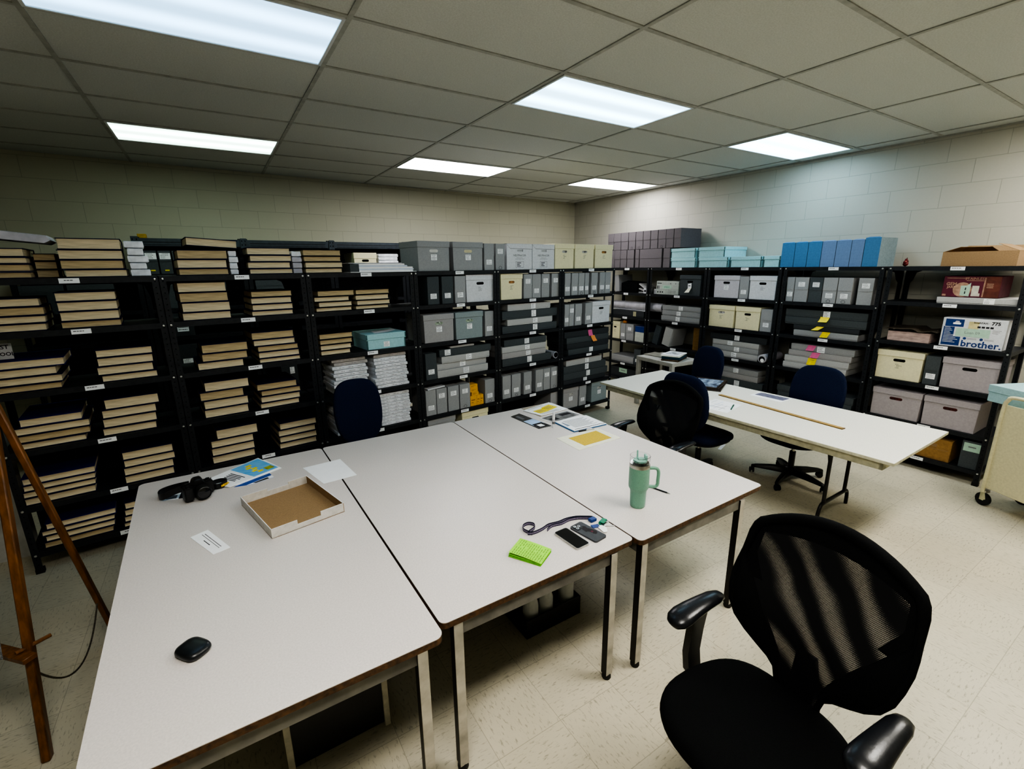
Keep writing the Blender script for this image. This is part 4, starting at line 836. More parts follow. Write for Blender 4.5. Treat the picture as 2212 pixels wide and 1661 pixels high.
k.add([(w * .335, -.0016, h * .08), (w * .50, -.0016, h * .04), (w * .50, -.0030, h * .7), (w * .44, -.0030, h * .56), (w * .33, -.0016, h * .54)], [(0, 1, 2, 3, 4)], green_paper)
for i in range(2): k.fq(w * (.41 + .0 * i), w * .43, h * (.16 + .18 * i), h * (.28 + .18 * i), -.0034, ink_m)
fronts(o, k); tag(o, 'maroon printed carton with pale green note, on a grey flat box', 'box')
q = MB().box(0, .315, 0, .33, 0, .088, pinkbeige_m); o = obj('pinkish_flat_box', q, bevel=.003, loc=place('R', 1.812, .03, ZR2[2] + .0005)[0], rot=(0, 0, -math.pi / 2)); tag(o, 'pinkish beige flat box on the third shelf beside the white fax carton', 'box')
q = MB(); vs = []; n = 9
for k in range(n + 1):
    x = -.035 + .40 * k / n; zz = .004 + .012 * math.sin(k * 1.3) * math.sin(k * .7) + (.016 if 2 < k < 6 else 0); vs += [(x, -.02, zz), (x, .30, zz + .01), ]
q.add(vs, [(2 * k, 2 * k + 2, 2 * k + 3, 2 * k + 1) for k in range(n)], M('brown_wrap', (.10, .075, .05), .85, 0, 14, .3)); o = obj('crumpled_brown_paper', q, loc=place('R', 1.812, .03, ZR2[2] + .100)[0], rot=(0, 0, -math.pi / 2)); tag(o, 'crumpled dark brown paper on the pinkish beige box', 'paper')
w = .40; h = .246; q = MB().box(0, w, 0, .34, 0, h, white_box); o = obj('printed_carton', q, bevel=.003, loc=place('R', 1.428, .02, ZR2[2] + .0005)[0], rot=(0, 0, -math.pi / 2))
nv = M('carton_navy', (.012, .045, .19), .7, 0, 30, .1); k = MB()
k.fq(.018, .018 + w * .30, h * .70, h * .955, -.0006, nv); k.fq(.012, .012 + w * .18, h * .35, h * .69, -.0006, nv); k.fq(.012, .012 + w * .30, h * .05, h * .36, -.0006, nv)
for i in range(11): k.fq(.02, .02 + w * (.13 if i < 5 else .24) * (.7 + .3 * ((i * 7) % 3) / 2), h * (.655 - .05 * i), h * (.667 - .05 * i), -.0010, paper_m)
k.fq(.068, .118, h * .78, h * .84, -.0012, paper_m); k.add([(.076, -.0012, h * .84), (.11, -.0012, h * .84), (.105, -.0012, h * .90), (.085, -.0012, h * .90)], [(0, 1, 2, 3)], paper_g)
k.fq(w * .42, w * .58, h * .66, h * .9, -.0005, M('yellowed_patch', (.66, .58, .30), .8, 0, 20, .15))
for i in range(4): k.fq(w * (.56 + .065 * i), w * (.61 + .065 * i), h * .70, h * .76, -.0008, ink_m)
for i in range(3): k.fq(w * .80, w * (.93 - .02 * i), h * (.64 - .045 * i), h * (.652 - .045 * i), -.0007, ink_g)
for x in (.40, .66):
    k.add([(w * x + .011 * math.cos(a), -.0008, h * .32 + .011 * math.sin(a)) for a in [i * math.pi / 6 for i in range(12)]], [tuple(range(12))], nv)
    for i in range(2): k.fq(w * x + .018, w * x + .075, h * (.325 - .03 * i), h * (.335 - .03 * i), -.0007, ink_g)
join(k, text_mb('IntelliFAX-', .021, ink_m, Matrix.Translation((w * .61, -.0009, h * .87)), .0004)); join(k, text_mb('775', .036, ink_m, Matrix.Translation((w * .83, -.0009, h * .87)), .0014))
join(k, text_mb('brother.', .074, nv, Matrix.Translation((w * .665, -.0009, h * .14)), .0018))
k.fq(w * .24, w * .77, h * .38, h * .66, -.0016, green_paper); join(k, text_mb('Loan 09', .030, ink_g, Matrix.Translation((w * .5, -.0020, h * .52)), 0))
fronts(o, k); tag(o, 'white fax machine carton with navy panel and pale green note', 'box')
REC('R', 3, 1.500, 1.862, cream_m, 'cream lidded record box', zs=ZR2, hole=hole_dark); DOC('R', 3, [(1.385, 1.490, 'd')], zs=ZR2); REC('R', 3, 1.005, 1.377, lav_m, 'lavender-grey record box', zs=ZR2, lab=False)
redh = M('hole_glimpse_red', (.10, .015, .012), .8, 0, 50, .5, dark=(.01, .004, .004))
REC('R', 4, 1.455, 1.845, lav_m, 'lavender-grey record box', zs=ZR2, lab=False, hole=redh); REC('R', 4, 1.067, 1.447, lav_m, 'lavender-grey record box', zs=ZR2, lab=False, hole=redh)
o = obj('brown_carton', MB().box(0, .30, 0, .32, 0, .20, brown_box), bevel=.003, loc=place('R', 1.49, .03, ZR2[5] + .0005)[0], rot=(0, 0, -math.pi / 2)); k = MB(); k.fq(.02, .28, .10, .104, -.0006, kraft_d); k.fq(.10, .2, .12, .15, -.0007, kraft_d); obj('tape_line', k, o); tag(o, 'brown carton on the lowest shelf behind the folding table corner', 'carton')
o = doc_box('R', .995, 1.129, ZR2[5], .245, gray_d, None); q = MB(); q.fq(0, .11, 0, .075, 0, green_paper); q.fq(.03, .08, .035, .045, -.0005, ink_g); obj('paper_label', q, o, loc=(.012, -.002, .155)); tag(o, 'dark document box with pale green note, lowest shelf by the cart', 'box', GD['doc'])
finish_labels()

# ------------------------------------------------------------------ beige work tables
def rounded(quad, r, n=5):
    out = []; q = [Vector((x, y)) for x, y in quad]; N = len(q)
    for i in range(N):
        p, a, b = q[i], q[i - 1], q[(i + 1) % N]; da = (a - p).normalized(); db = (b - p).normalized(); ang = da.angle(db); t = r / math.tan(ang / 2)
        c = p + (da + db).normalized() * (r / math.sin(ang / 2)); s = (p + da * t) - c; e = (p + db * t) - c
        a0 = math.atan2(s.y, s.x); a1 = math.atan2(e.y, e.x)
        while a1 < a0: a1 += 2 * math.pi
        if a1 - a0 > math.pi: a1 -= 2 * math.pi
        out += [(c.x + r * math.cos(a0 + (a1 - a0) * k / n), c.y + r * math.sin(a0 + (a1 - a0) * k / n)) for k in range(n + 1)]
    return out
TZ = .70
def inset(quad, d):
    c = Vector((sum(p[0] for p in quad) / 4, sum(p[1] for p in quad) / 4)); out = []
    for i in range(4):
        p, a, b = Vector(quad[i]), Vector(quad[i - 1]), Vector(quad[(i + 1) % 4]); out.append(tuple(p + (a - p).normalized() * d + (b - p).normalized() * d))
    return out
def work_table(quad, label, lx, rad=(.025)):
    c = (sum(p[0] for p in quad) / 4, sum(p[1] for p in quad) / 4); q = [(x - c[0], y - c[1]) for x, y in quad]
    t = thing('work_table', label, 'table', (c[0], c[1], 0), 0, 'beige work tables pushed together')
    top = MB(); pts = rounded(q, rad)
    top.prism(pts, TZ - .026, TZ - .0025, apron_m, edge_m); top.prism(pts, TZ - .0025, TZ, lam_m, lam_m, False)
    obj('table_top', top, t)
    yn, yf = q[0][1] + .022, q[2][1] - .03; x0, x1 = lx[0] - c[0], lx[1] - c[0]
    ap = MB(); i1 = [(x0 - .012, yn - .008), (x1 + .012, yn - .008), (x1 + .012, yf), (x0 - .012, yf)]
    for i in range(4):
        a, b = Vector(i1[i]), Vector(i1[(i + 1) % 4]); nn = Vector((-(b - a).y, (b - a).x)).normalized() * .012
        ap.add([(a.x, a.y, TZ - .085), (b.x, b.y, TZ - .085), (b.x + nn.x, b.y + nn.y, TZ - .085), (a.x + nn.x, a.y + nn.y, TZ - .085), (a.x, a.y, TZ - .026), (b.x, b.y, TZ - .026), (b.x + nn.x, b.y + nn.y, TZ - .026), (a.x + nn.x, a.y + nn.y, TZ - .026)], [(0, 1, 5, 4), (1, 2, 6, 5), (2, 3, 7, 6), (3, 0, 4, 7), (3, 2, 1, 0)], apron_m)
    obj('apron', ap, t)
    for (x, y) in ((x0, yn), (x1, yn), (x1, yf), (x0, yf)):
        l = MB(); hw = .0175; sx = -1 if x < 0 else 1; sy = -1 if y < 0 else 1
        l.box(-hw, hw, -hw, hw, .028, TZ - .03, chrome_m); xx = -hw
        l.box(xx - .001, xx, -hw, hw, .028, TZ - .03, legshade_m)  # shade and dark reflection painted onto the -x face of the chrome
        if sx > 0: pass
        o = obj('leg', l, t, bevel=.003, loc=(x, y, 0)); f = MB(); f.lathe([(.019, 0), (.022, .006), (.021, .02), (.0185, .03)], rubber_m, 12); obj('foot_cap', f, o)
    return t
T1 = [(-.445, 1.218), (.487, 1.212), (.470, 3.195), (-.510, 3.190)]
T2 = [(.497, 1.262), (1.428, 1.268), (1.446, 3.190), (.478, 3.195)]
T3 = [(1.436, 1.238), (2.402, 1.252), (2.405, 3.190), (1.454, 3.190)]
work_table(T1, 'beige laminate work table with the camera and empty tray on it', (-.34, .412), .03)
work_table(T2, 'beige laminate work table with phones and lime notes, middle of three', (.562, 1.31))
work_table(T3, 'beige laminate work table with the mint tumbler and paper piles', (1.473, 2.212))

def sheet(name, pts, z, mat, label, cat, th=.0008, prints=(), group=None, side=None):
    """flat paper: corner points in plan, prints = (u0,u1,v0,v1,material) along edge 0-1 and 0-3"""
    c = Vector((sum(p[0] for p in pts) / 4, sum(p[1] for p in pts) / 4)); q = [Vector(p) - c for p in pts]; mb = MB()
    area = sum(q[i].x * q[(i + 1) % 4].y - q[(i + 1) % 4].x * q[i].y for i in range(4))
    qq = q if area > 0 else q[::-1]
    mb.prism([(p.x, p.y) for p in qq], 0, th, mat, side or mat)
    def at(u, v): p = q[0] * (1 - u) * (1 - v) + q[1] * u * (1 - v) + q[2] * u * v + q[3] * (1 - u) * v; return p
    for i, pr in enumerate(prints):
        u0, u1, v0, v1, m = pr[:5]; zz = th + .0003 + .00002 * i; ps = [at(u0, v0), at(u1, v0), at(u1, v1), at(u0, v1)]
        a = sum(ps[i].x * ps[(i + 1) % 4].y - ps[(i + 1) % 4].x * ps[i].y for i in range(4))
        if a < 0: ps = ps[::-1]
        mb.add([(p.x, p.y, zz) for p in ps], [(0, 1, 2, 3)], m)
    o = obj(name, mb, loc=(c.x, c.y, z), smooth=0); return tag(o, label, cat, group)
def lines(u0, u1, v0, v1, n, m=None, rag=.25, seed=0):
    r = random.Random(seed); return [(u0, u1 - (u1 - u0) * r.random() * rag, v0 + (v1 - v0) * (k + .2) / n, v0 + (v1 - v0) * (k + .6) / n, m or ink_g) for k in range(n)]
# table 1
gy = note_y
sheet('leaflet', [(-.376, 2.879), (-.285, 2.850), (-.262, 3.03), (-.36, 3.06)], TZ, paper_m, 'small printed leaflet under the black camera', 'leaflet', prints=[(.1, .6, .05, .3, ink_g), (.72, 1, 0, .6, ink_m)])
sheet('leaflet', [(-.055, 2.850), (.034, 2.833), (.150, 2.866), (.12, 3.0)], TZ, cobalt_m, 'cobalt blue leaflet with white corner under the stack of flyers', 'leaflet', prints=[(.7, 1, 0, 1, paper_m), (.75, .95, .2, .8, ink_m)])
sheet('flyer', [(.124, 3.182), (.203, 2.979), (-.04, 2.862), (-.19, 3.03)], TZ + .001, paper_m, 'white flyer lying beneath the blue and yellow one', 'flyer', .003)
bl = [(.03, .97, .02, .52, fly_m)] + [(.2 + .13 * k, .3 + .13 * k, .24 + .05 * ((k * 3) % 2), .34 + .05 * ((k * 3) % 2), gy) for k in range(5)] + [(.68, .88, .05, .2, M('olive_print', (.45, .5, .05), .6, 0, 40, .3))] + [(.25 + .02 * k, .8 - .05 * (k % 2), .60 + .045 * k, .622 + .045 * k, ink_m) for k in range(5)]
sheet('flyer', [(.094, 3.222), (.195, 2.985), (-.075, 2.850), (-.216, 3.010)], TZ + .0043, paper_m, 'white flyer with blue picture and yellow shapes behind the camera', 'flyer', .004, prints=bl)
sheet('paper_sheet', [(.312, 2.91), (.462, 2.92), (.535, 2.925), (.564, 2.626)][:2] + [(.535, 2.925), (.564, 2.626)][:0] + [(.564, 2.626), (.377, 2.612)] if False else [(.312, 2.91), (.535, 2.925), (.564, 2.626), (.377, 2.612)], TZ + .0005, paper_m, 'blank white sheet across the table seam behind the tray', 'paper')
w = .405; tr = MB(); d = .435; h = .048; e = .003
def wallseg(mb, p0, p1, nrm, prof, mo, mi):
    p0, p1, nn = Vector(p0), Vector(p1), Vector(nrm) * e; L_ = (p1 - p0)
    for (a, b, hh) in prof:
        A = p0 + L_ * a; B = p0 + L_ * b
        mb.add([(A.x, A.y, 0), (B.x, B.y, 0), (B.x, B.y, hh), (A.x, A.y, hh)], [(0, 1, 2, 3)], mo)
        mb.add([(A.x + nn.x, A.y + nn.y, 0), (B.x + nn.x, B.y + nn.y, 0), (B.x + nn.x, B.y + nn.y, hh), (A.x + nn.x, A.y + nn.y, hh)], [(3, 2, 1, 0)], mi)
        mb.add([(A.x, A.y, hh), (B.x, B.y, hh), (B.x + nn.x, B.y + nn.y, hh), (A.x + nn.x, A.y + nn.y, hh)], [(0, 1, 2, 3)], paper_m)
        for P_, in ((A,), (B,)): mb.add([(P_.x, P_.y, 0), (P_.x + nn.x, P_.y + nn.y, 0), (P_.x + nn.x, P_.y + nn.y, hh), (P_.x, P_.y, hh)], [(0, 1, 2, 3), ], kraft_m)
tq = [Vector(p) for p in ((-.03, 2.590), (.069, 2.158), (.401, 2.228), (.300, 2.672))]; tc_ = sum(tq, Vector((0, 0))) / 4; tl = [p - tc_ for p in tq]
tr.prism([(p.x, p.y) for p in tl], .0005, .004, kraft_d)
wp = M('white_carton_face', (.62, .60, .56), .7, 0, 40, .08)
for i, (prof, mi) in enumerate((([(0, 1, h)], kraft_m), ([(0, .34, h), (.34, .66, h * .55), (.66, 1, h)], wp), ([(0, 1, h)], kraft_d), ([(0, .30, h), (.30, .62, h * .70), (.62, 1, h)], wp))):
    a, b = tl[i], tl[(i + 1) % 4]; nn = Vector((-(b - a).y, (b - a).x)).normalized(); wallseg(tr, a, b, nn, prof, wp, mi)
o = obj('cardboard_tray', tr, loc=(tc_.x, tc_.y, TZ), smooth=0); tag(o, 'empty shallow white cardboard tray with brown inside on the work table', 'tray')
sheet('card', [(-.245, 2.380), (-.177, 2.410), (-.093, 2.188), (-.157, 2.168)], TZ, paper_m, 'small white printed card between the tray and the table end', 'card', .0015, prints=[(.66, .71, .12, .84, ink_g), (.52, .56, .10, .86, ink_g), (.30, .35, .35, .62, ink_m)])
e_ = MB(); rings = []
for s_, z in ((.70, 0), (.92, .004), (1, .011), (1, .015), (.93, .022), (.72, .026), (.3, .0275)):
    rings.append([(.044 * s_ * 1.1 * (abs(math.cos(a)) ** .62) * (1 if math.cos(a) > 0 else -1), .036 * s_ * 1.12 * (abs(math.sin(a)) ** .62) * (1 if math.sin(a) > 0 else -1), z) for a in [2 * math.pi * k / 36 for k in range(36)]])
e_.loft(rings, M('satin_black', (.008, .010, .012), .35, 0, 120, .1, spec=.5))
o = obj('earbud_case', e_, loc=(-.2135, 1.585, TZ), rot=(0, 0, R(-52)), smooth=60); tag(o, 'small rounded black earbud case near the table corner', 'earbud case')

# camera with strap
t = thing('photo_camera', 'black camera with strap loops lying on the work table', 'camera', (-.215, 2.835, TZ + .001), R(14))
b = MB()
b.box(-.066, .066, -.022, .022, .004, .082, plastic_k); b.box(-.074, -.034, -.058, .010, .002, .080, plastic_k); b.box(.044, .070, -.018, .024, .004, .076, plastic_k)
obj('camera_body', b, t, bevel=.007, seg=2)
b = MB(); b.add([(-.030, -.032, .078), (.030, -.032, .078), (.030, .026, .078), (-.030, .026, .078), (-.018, -.034, .106), (.018, -.034, .106), (.020, .018, .106), (-.020, .018, .106)], [(4, 5, 6, 7), (0, 1, 5, 4), (1, 2, 6, 5), (2, 3, 7, 6), (3, 0, 4, 7)], plastic_k); obj('viewfinder_hump', b, t, bevel=.004)
b = MB(); b.T = Matrix.Translation((.008, -.02, .042)) @ Matrix.Rotation(R(90), 4, 'X'); b.lathe([(.034, 0), (.036, .012), (.034, .02), (.037, .026), (.037, .055), (.034, .066), (.031, .068), (.030, .064)], plastic_k, 28, cap=False); l = obj('lens', b, t)
b = MB(); b.T = Matrix.Translation((.008, -.085, .042)) @ Matrix.Rotation(R(90), 4, 'X'); b.lathe([(.030, 0), (.018, .004), (.002, .006)], lens_m, 24); obj('lens_glass', b, l)
b = MB(); b.lathe([(.013, .080), (.013, .090), (.011, .092)], plastic_k, 18, (-.05, .0, 0)); b.lathe([(.009, .079), (.009, .088)], plastic_k, 14, (-.052, -.036, 0)); b.lathe([(.011, .080), (.011, .087)], plastic_k, 14, (.048, .0, 0)); b.box(-.014, .014, -.008, .012, .106, .109, plastic_k); obj('control_dial', b, t)
b = MB(); pts = [(-.07, .0, .05), (-.10, .03, .035), (-.145, .06, .012), (-.160, .10, .004), (-.145, .145, .006), (-.10, .15, .012), (-.05, .10, .03), (-.03, .04, .05)]
def smoothp(p, n=5):
    out = []; p = [Vector(q) for q in p]
    for i in range(len(p) - 1):
        a, b_, c, d_ = p[max(i - 1, 0)], p[i], p[i + 1], p[min(i + 2, len(p) - 1)]
        for k in range(n):
            s = k / n; out.append(.5 * ((2 * b_) + (c - a) * s + (2 * a - 5 * b_ + 4 * c - d_) * s * s + (3 * b_ - a - 3 * c + d_) * s ** 3))
    return out + [p[-1]]
b.ribbon(smoothp(pts), .034, plastic_k, .0025)
obj('strap', b, t)
b = MB(); ring = [(.105 + .042 * math.cos(a), .045 + .036 * math.sin(a), .001) for a in [math.pi * 1.05 + 2 * math.pi * k / 26 for k in range(26)]]; b.ribbon([(.066, .01, .05), (.064, .03, .02)] + ring, .032, plastic_k, .0025)
so = obj('strap', b, t)
cp = Vector((.105, .045, 0)); tx = text_mb('NIKON', .015, nik_m, Matrix.Translation((.128, .0105, .017)) @ Matrix.Rotation(R(28), 4, 'Z'), .0012); tx2 = obj('strap_lettering', tx, so, smooth=0)

# table 2 : lanyard, keys, phones, lime notes
t = thing('lanyard', 'navy lanyard ribbon with lilac stripe, curled beside two phones', 'lanyard', (1.2, 1.54, TZ))
P_ = [(-.135, .0, 0), (-.150, .045, 0), (-.135, .075, 0), (-.105, .082, 0), (-.085, .062, 0), (-.098, .035, 0), (-.135, .022, 0), (-.150, .012, 0), (-.120, .002, 0), (-.075, .006, 0), (-.03, .018, 0), (.02, .010, 0), (.07, .012, 0), (.12, .0, 0), (.16, -.025, 0), (.185, -.045, 0)]
b = MB(); pp = smoothp(P_, 4); b.ribbon(pp, .017, webb_m, .0016); b.ribbon([q + Vector((0, 0, .005)) for q in pp], .007, stripe_m, .0026); obj('ribbon', b, t)
P2 = [(-.06, -.012, 0), (-.02, .004, 0), (.03, -.004, 0), (.08, .002, 0), (.13, -.012, 0), (.185, -.05, 0)]
b = MB(); pp = smoothp(P2, 4); b.ribbon(pp, .016, webb_m, .0016); b.ribbon([q + Vector((0, 0, .0045)) for q in pp], .007, stripe_m, .0026); obj('ribbon', b, t)
b = MB(); b.box(.155, .19, -.07, -.045, .001, .016, keyb_m); obj('buckle', b, t, bevel=.002)
t = thing('key_ring', 'bunch of keys with green cap, blue tag and white tag by the phones', 'keys', (1.375, 1.43, TZ))
b = MB(); b.tube([(.012 * math.cos(a), .012 * math.sin(a), .004) for a in [k * math.pi / 8 for k in range(16)]], .001, steel_m, 6, True); obj('ring', b, t)
def key(ang, ln, head, mh):
    b = MB(); b.T = Matrix.Rotation(ang, 4, 'Z'); b.box(.03, ln, -.004, .004, .001, .0035, steel_m)
    for i in range(3): b.box(.038 + .007 * i, .042 + .007 * i, .004, .0065, .001, .0035, steel_m)
    o = obj('key', b, t); b = MB(); b.T = Matrix.Rotation(ang, 4, 'Z'); b.lathe([(head, 0), (head, .005)], mh, 14, (.018, 0, .001)); obj('key_head', b, o)
key(R(35), .06, .013, keyg_m); key(R(-35), .065, .011, steel_m); key(R(5), .055, .010, steel_m)
b = MB(); b.T = Matrix.Rotation(R(25), 4, 'Z'); b.box(.012, .055, -.012, .014, .006, .013, keyg_m); obj('green_cap', b, t, bevel=.003)
b = MB(); b.T = Matrix.Rotation(R(165), 4, 'Z'); b.box(.006, .046, -.013, .013, .001, .007, keyb_m); obj('blue_tag', b, t, bevel=.003)
b = MB(); b.T = Matrix.Rotation(R(-108), 4, 'Z'); b.prism([(.0, -.012), (.02, -.018), (.06, -.012), (.062, .006), (.03, .018), (.004, .012)], .004, .006, paper_m); b.fq(.02, .03, .0, .001, 0, ink_m); obj('white_tag', b, t)
def rrect(w, l, r, n=6): return rounded([(-w / 2, -l / 2), (w / 2, -l / 2), (w / 2, l / 2), (-w / 2, l / 2)], r, n)
def phone(loc, rz, label, caseM, faceM):
    b = MB(); b.prism(rrect(.076, .158, .011), 0, .0085, caseM); o = obj('smartphone', b, bevel=.0015, loc=loc, rot=(0, 0, rz)); 
    tag(o, label, 'phone'); return o
ph = phone((1.192, 1.418, TZ), R(3), 'smartphone lying screen up with dark glass and silver edge', steel_m, None)
b = MB(); b.prism(rrect(.070, .152, .009), .0086, .0092, screen_m); obj('screen', b, ph)
ph = phone((1.288, 1.418, TZ), R(8), 'smartphone in a slate grey case lying back side up', phone_m, None)
b = MB(); b.T = Matrix.Translation((-.014, .052, 0)); b.prism(rrect(.036, .038, .009), .0085, .0105, plastic_k); q = obj('camera_bump', b, ph)
b = MB(); b.T = Matrix.Translation((-.014, .052, 0))
for x, y in ((-.008, .009), (-.008, -.009), (.009, 0)): b.lathe([(.0075, .0105), (.0075, .0125), (.0055, .013)], steel_m, 16, (x, y, 0)); b.lathe([(.0052, .0128), (.001, .0131)], lens_m, 14, (x, y, 0))
obj('camera_lens', b, q)
b = MB(); rr = random.Random(4)
for (x, y, r_) in ((.012, .034, .010), (.004, .022, .014), (.010, .004, .016), (.016, -.012, .015), (.014, -.028, .012), (-.004, .008, .010), (.024, -.022, .009)):
    b.add([(x + r_ * rr.uniform(.75, 1.15) * math.cos(a), y + r_ * rr.uniform(.75, 1.15) * math.sin(a), .0088 + r_ * .02) for a in [k * math.pi / 6 for k in range(12)]], [tuple(range(12))], sticker_m)
b.add([(.012 + .006 * math.cos(a), -.014 + .006 * math.sin(a), .0094) for a in [k * math.pi / 5 for k in range(10)]], [tuple(range(10))], maroon_m); obj('dark_sticker', b, ph, smooth=0)
t = thing('folded_notes', 'folded lime green handwritten notes near the table edge', 'notes', (.974, 1.427, TZ), R(30))
b = MB()
for k in range(3):
    dz = .004 * k; off = .003 * k
    n = 6; vs = []
    for i in range(n + 1):
        f = i / n; y = -.075 + .150 * f; zz = dz + .001 + .010 * math.sin(f * math.pi * .5) * (k / 2 if k else .15) ; vs += [(-.056 + off, y, zz), (.056 + off * .5, y, zz + (.004 if k == 2 else 0))]
    b.add(vs, [(2 * i, 2 * i + 1, 2 * i + 3, 2 * i + 2) for i in range(n)], lime_m if k == 2 else lime_d)
obj('sheet', b, t)
b = MB()
for i in range(13):
    f0 = .06 + .9 * i / 13; y = -.075 + .15 * f0; zz = .0092 + .010 * math.sin(f0 * math.pi * .5); r_ = random.Random(i); x = -.048
    while x < .045:
        wd = r_.uniform(.006, .018)
        if not -.004 < x < .004 and x + wd < .05: b.add([(x, y, zz + .0016 + (x + .056) / .112 * .004), (x + wd, y, zz + .0016 + (x + wd + .056) / .112 * .004), (x + wd, y + .0019, zz + .0018 + (x + wd + .056) / .112 * .004), (x, y + .0019, zz + .0018 + (x + .056) / .112 * .004)], [(0, 1, 2, 3)], M('green_ink', (.05, .24, .03), .8, 0, 60, .2))
        x += wd + .004
obj('handwriting', b, t)

# table 3 : tumbler, pen, papers
t = thing('tumbler', 'mint green handled tumbler with clear lid and straw', 'tumbler', (1.660, 1.468, TZ), R(-33))
b = MB(); b.lathe([(.033, 0), (.036, .003), (.038, .02), (.040, .085), (.0425, .095), (.0485, .105), (.050, .115), (.050, .215)], mint_m, 40); obj('cup_body', b, t)
b = MB(); b.lathe([(.0503, .215), (.0503, .232), (.0495, .234)], steel_m, 40); obj('steel_rim', b, t)
b = MB(); b.lathe([(.0490, .233), (.0492, .272), (.0475, .273), (.0472, .236)], clear_m, 40, cap=False); b.lathe([(.047, .236), (.001, .2365)], clear_m, 40); l = obj('clear_lid', b, t)
b = MB(); b.lathe([(.036, .246), (.036, .252)], mintp_m, 6); b.lathe([(.030, .2375), (.034, .246)], mintp_m, 24); b.box(-.010, .034, -.010, .010, .252, .256, mintp_m); b.box(.022, .032, -.016, .016, .25, .276, mintp_m); obj('lid_insert', b, l, bevel=.001)
b = MB(); b.tube([(-.012, .006, .238), (-.013, .006, .298)], .004, mintp_m, 12); obj('straw', b, t)
b = MB(); b.tube(smoothp([(.046, 0, .205), (.07, 0, .206), (.088, 0, .200), (.095, 0, .18), (.094, 0, .14), (.093, 0, .118), (.082, 0, .106), (.044, 0, .108)], 4), .0085, mint_m, 10); obj('handle', b, t)
b = MB(); b.tube([(0, 0, .004), (.13, 0, .004)], .004, pencil_m, 8); b.tube([(.13, 0, .004), (.148, 0, .004)], [.0035, .001], steel_m, 8)
o = obj('pen', b, loc=(1.862, 1.60, TZ), rot=(0, 0, R(-78))); tag(o, 'thin black pen pointing away from the mint tumbler', 'pen')
sheet('folder', [(1.90, 2.448), (2.284, 2.446), (2.282, 2.201), (1.888, 2.189)], TZ, ivory_m, 'ivory mat board holding a plain gold sheet', 'folder', .0022)
sheet('gold_sheet', [(1.969, 2.400), (2.233, 2.407), (2.225, 2.235), (1.970, 2.228)], TZ + .0024, gold_m, 'plain gold yellow sheet on the ivory board', 'paper', .0006)
sheet('magazine', [(1.892, 3.038), (1.99, 3.065), (2.029, 2.680), (1.912, 2.678)], TZ, M('charcoal_cover', (.06, .058, .055), .5, 0, 12, .4), 'charcoal covered booklet at the edge of the paper piles', 'booklet', .004, prints=[(.25, .5, .1, .35, ink_g), (.05, .98, .45, .80, sky_m), (.1, .95, .72, .97, ink_m), (.3, .7, .8, .93, paper_m)])
sheet('paper_sheet', [(2.085, 3.175), (2.385, 3.188), (2.392, 2.94), (2.09, 2.905)], TZ, M('tan_paper', (.42, .36, .28), .8, 0, 30, .1), 'tan paper under the sheet with yellow notes', 'paper', .003)
sheet('paper_sheet', [(2.055, 3.105), (2.378, 3.180), (2.394, 2.935), (2.104, 2.912)], TZ + .0035, paper_m, 'white printed sheet with yellow notes stuck on, at the table far end', 'paper', .004, prints=lines(.08, .9, .78, .95, 3, ink_g) + lines(.1, .8, .05, .15, 2, ink_g))
sheet('sticky_note', [(2.11, 3.04), (2.22, 3.06), (2.235, 2.975), (2.125, 2.96)], TZ + .0080, note_y, 'yellow sticky note on the white sheet, one nearer the seam', 'sticky note', .0008, prints=lines(.1, .9, .2, .8, 3))
sheet('sticky_note', [(2.215, 3.075), (2.33, 3.12), (2.352, 3.02), (2.240, 2.985)], TZ + .0092, note_y, 'yellow sticky note on the white sheet, one nearer the table corner', 'sticky note', .0008, prints=lines(.1, .9, .2, .8, 3))
sheet('photo_print', [(2.053, 2.868), (2.361, 2.905), (2.392, 2.745), (2.080, 2.716)], TZ, paper_m, 'large black and white photograph print beside the clipboard', 'photograph', .005, prints=[(.03, .97, .05, .93, photo_m), (.1, .35, .4, .75, ink_m), (.55, .9, .2, .5, ink_m)])
t = thing('clipboard', 'clipboard with typed white sheet, pen clipped at its edge', 'clipboard', (2.24, 2.595, TZ), R(-2))
b = MB().box(-.157, .157, -.128, .122, 0, .008, M('clipboard_blue', (.02, .12, .28), .5, 0, 30, .1)); obj('board', b, t, bevel=.002)
b = MB(); b.box(-.15, .155, -.126, .120, .008, .011, paper_m); 
for k in range(13): b.quad((-.10, .085 - .013 * k, .0112), (.11 - .02 * (k % 3), .085 - .013 * k, .0112), (.11 - .02 * (k % 3), .090 - .013 * k, .0112), (-.10, .090 - .013 * k, .0112), ink_g)
b.quad((-.135, -.02, .0112), (-.105, -.02, .0112), (-.115, .07, .0112), (-.125, .07, .0112), M('print_grey_blue', (.3, .36, .45), .8, 0, 60, .3)); obj('paper', b, t)
b = MB(); b.box(-.13, .15, -.108, -.106, .0112, .0135, ink_m); obj('clip', b, t)
b = MB(); b.tube([(0, 0, .006), (.06, 0, .006)], .006, pencil_m, 10); b.tube([(.06, 0, .006), (.13, 0, .006)], .0058, M('pen_silver', (.55, .55, .55), .3, .6, 30, .1), 10); b.box(.07, .11, -.003, .003, .011, .014, paper_m)
o = obj('marker_pen', b, loc=(2.115, 2.458, TZ + .0005), rot=(0, 0, R(-8))); tag(o, 'black and silver marker pen between the clipboard and ivory board', 'pen')
b = MB(); b.lathe([(.0105, 0), (.0105, .085), (.0095, .087), (.0095, .118), (.009, .12)], white_box, 18); b.lathe([(.0107, .03), (.0107, .05)], ink_g, 18, cap=False); b.lathe([(.0107, .06), (.0107, .064)], ink_g, 18, cap=False)
o = obj('glue_stick', b, loc=(2.02, 2.640, TZ + .0005)); tag(o, 'slim white glue stick standing upright beside the paper piles', 'glue stick')

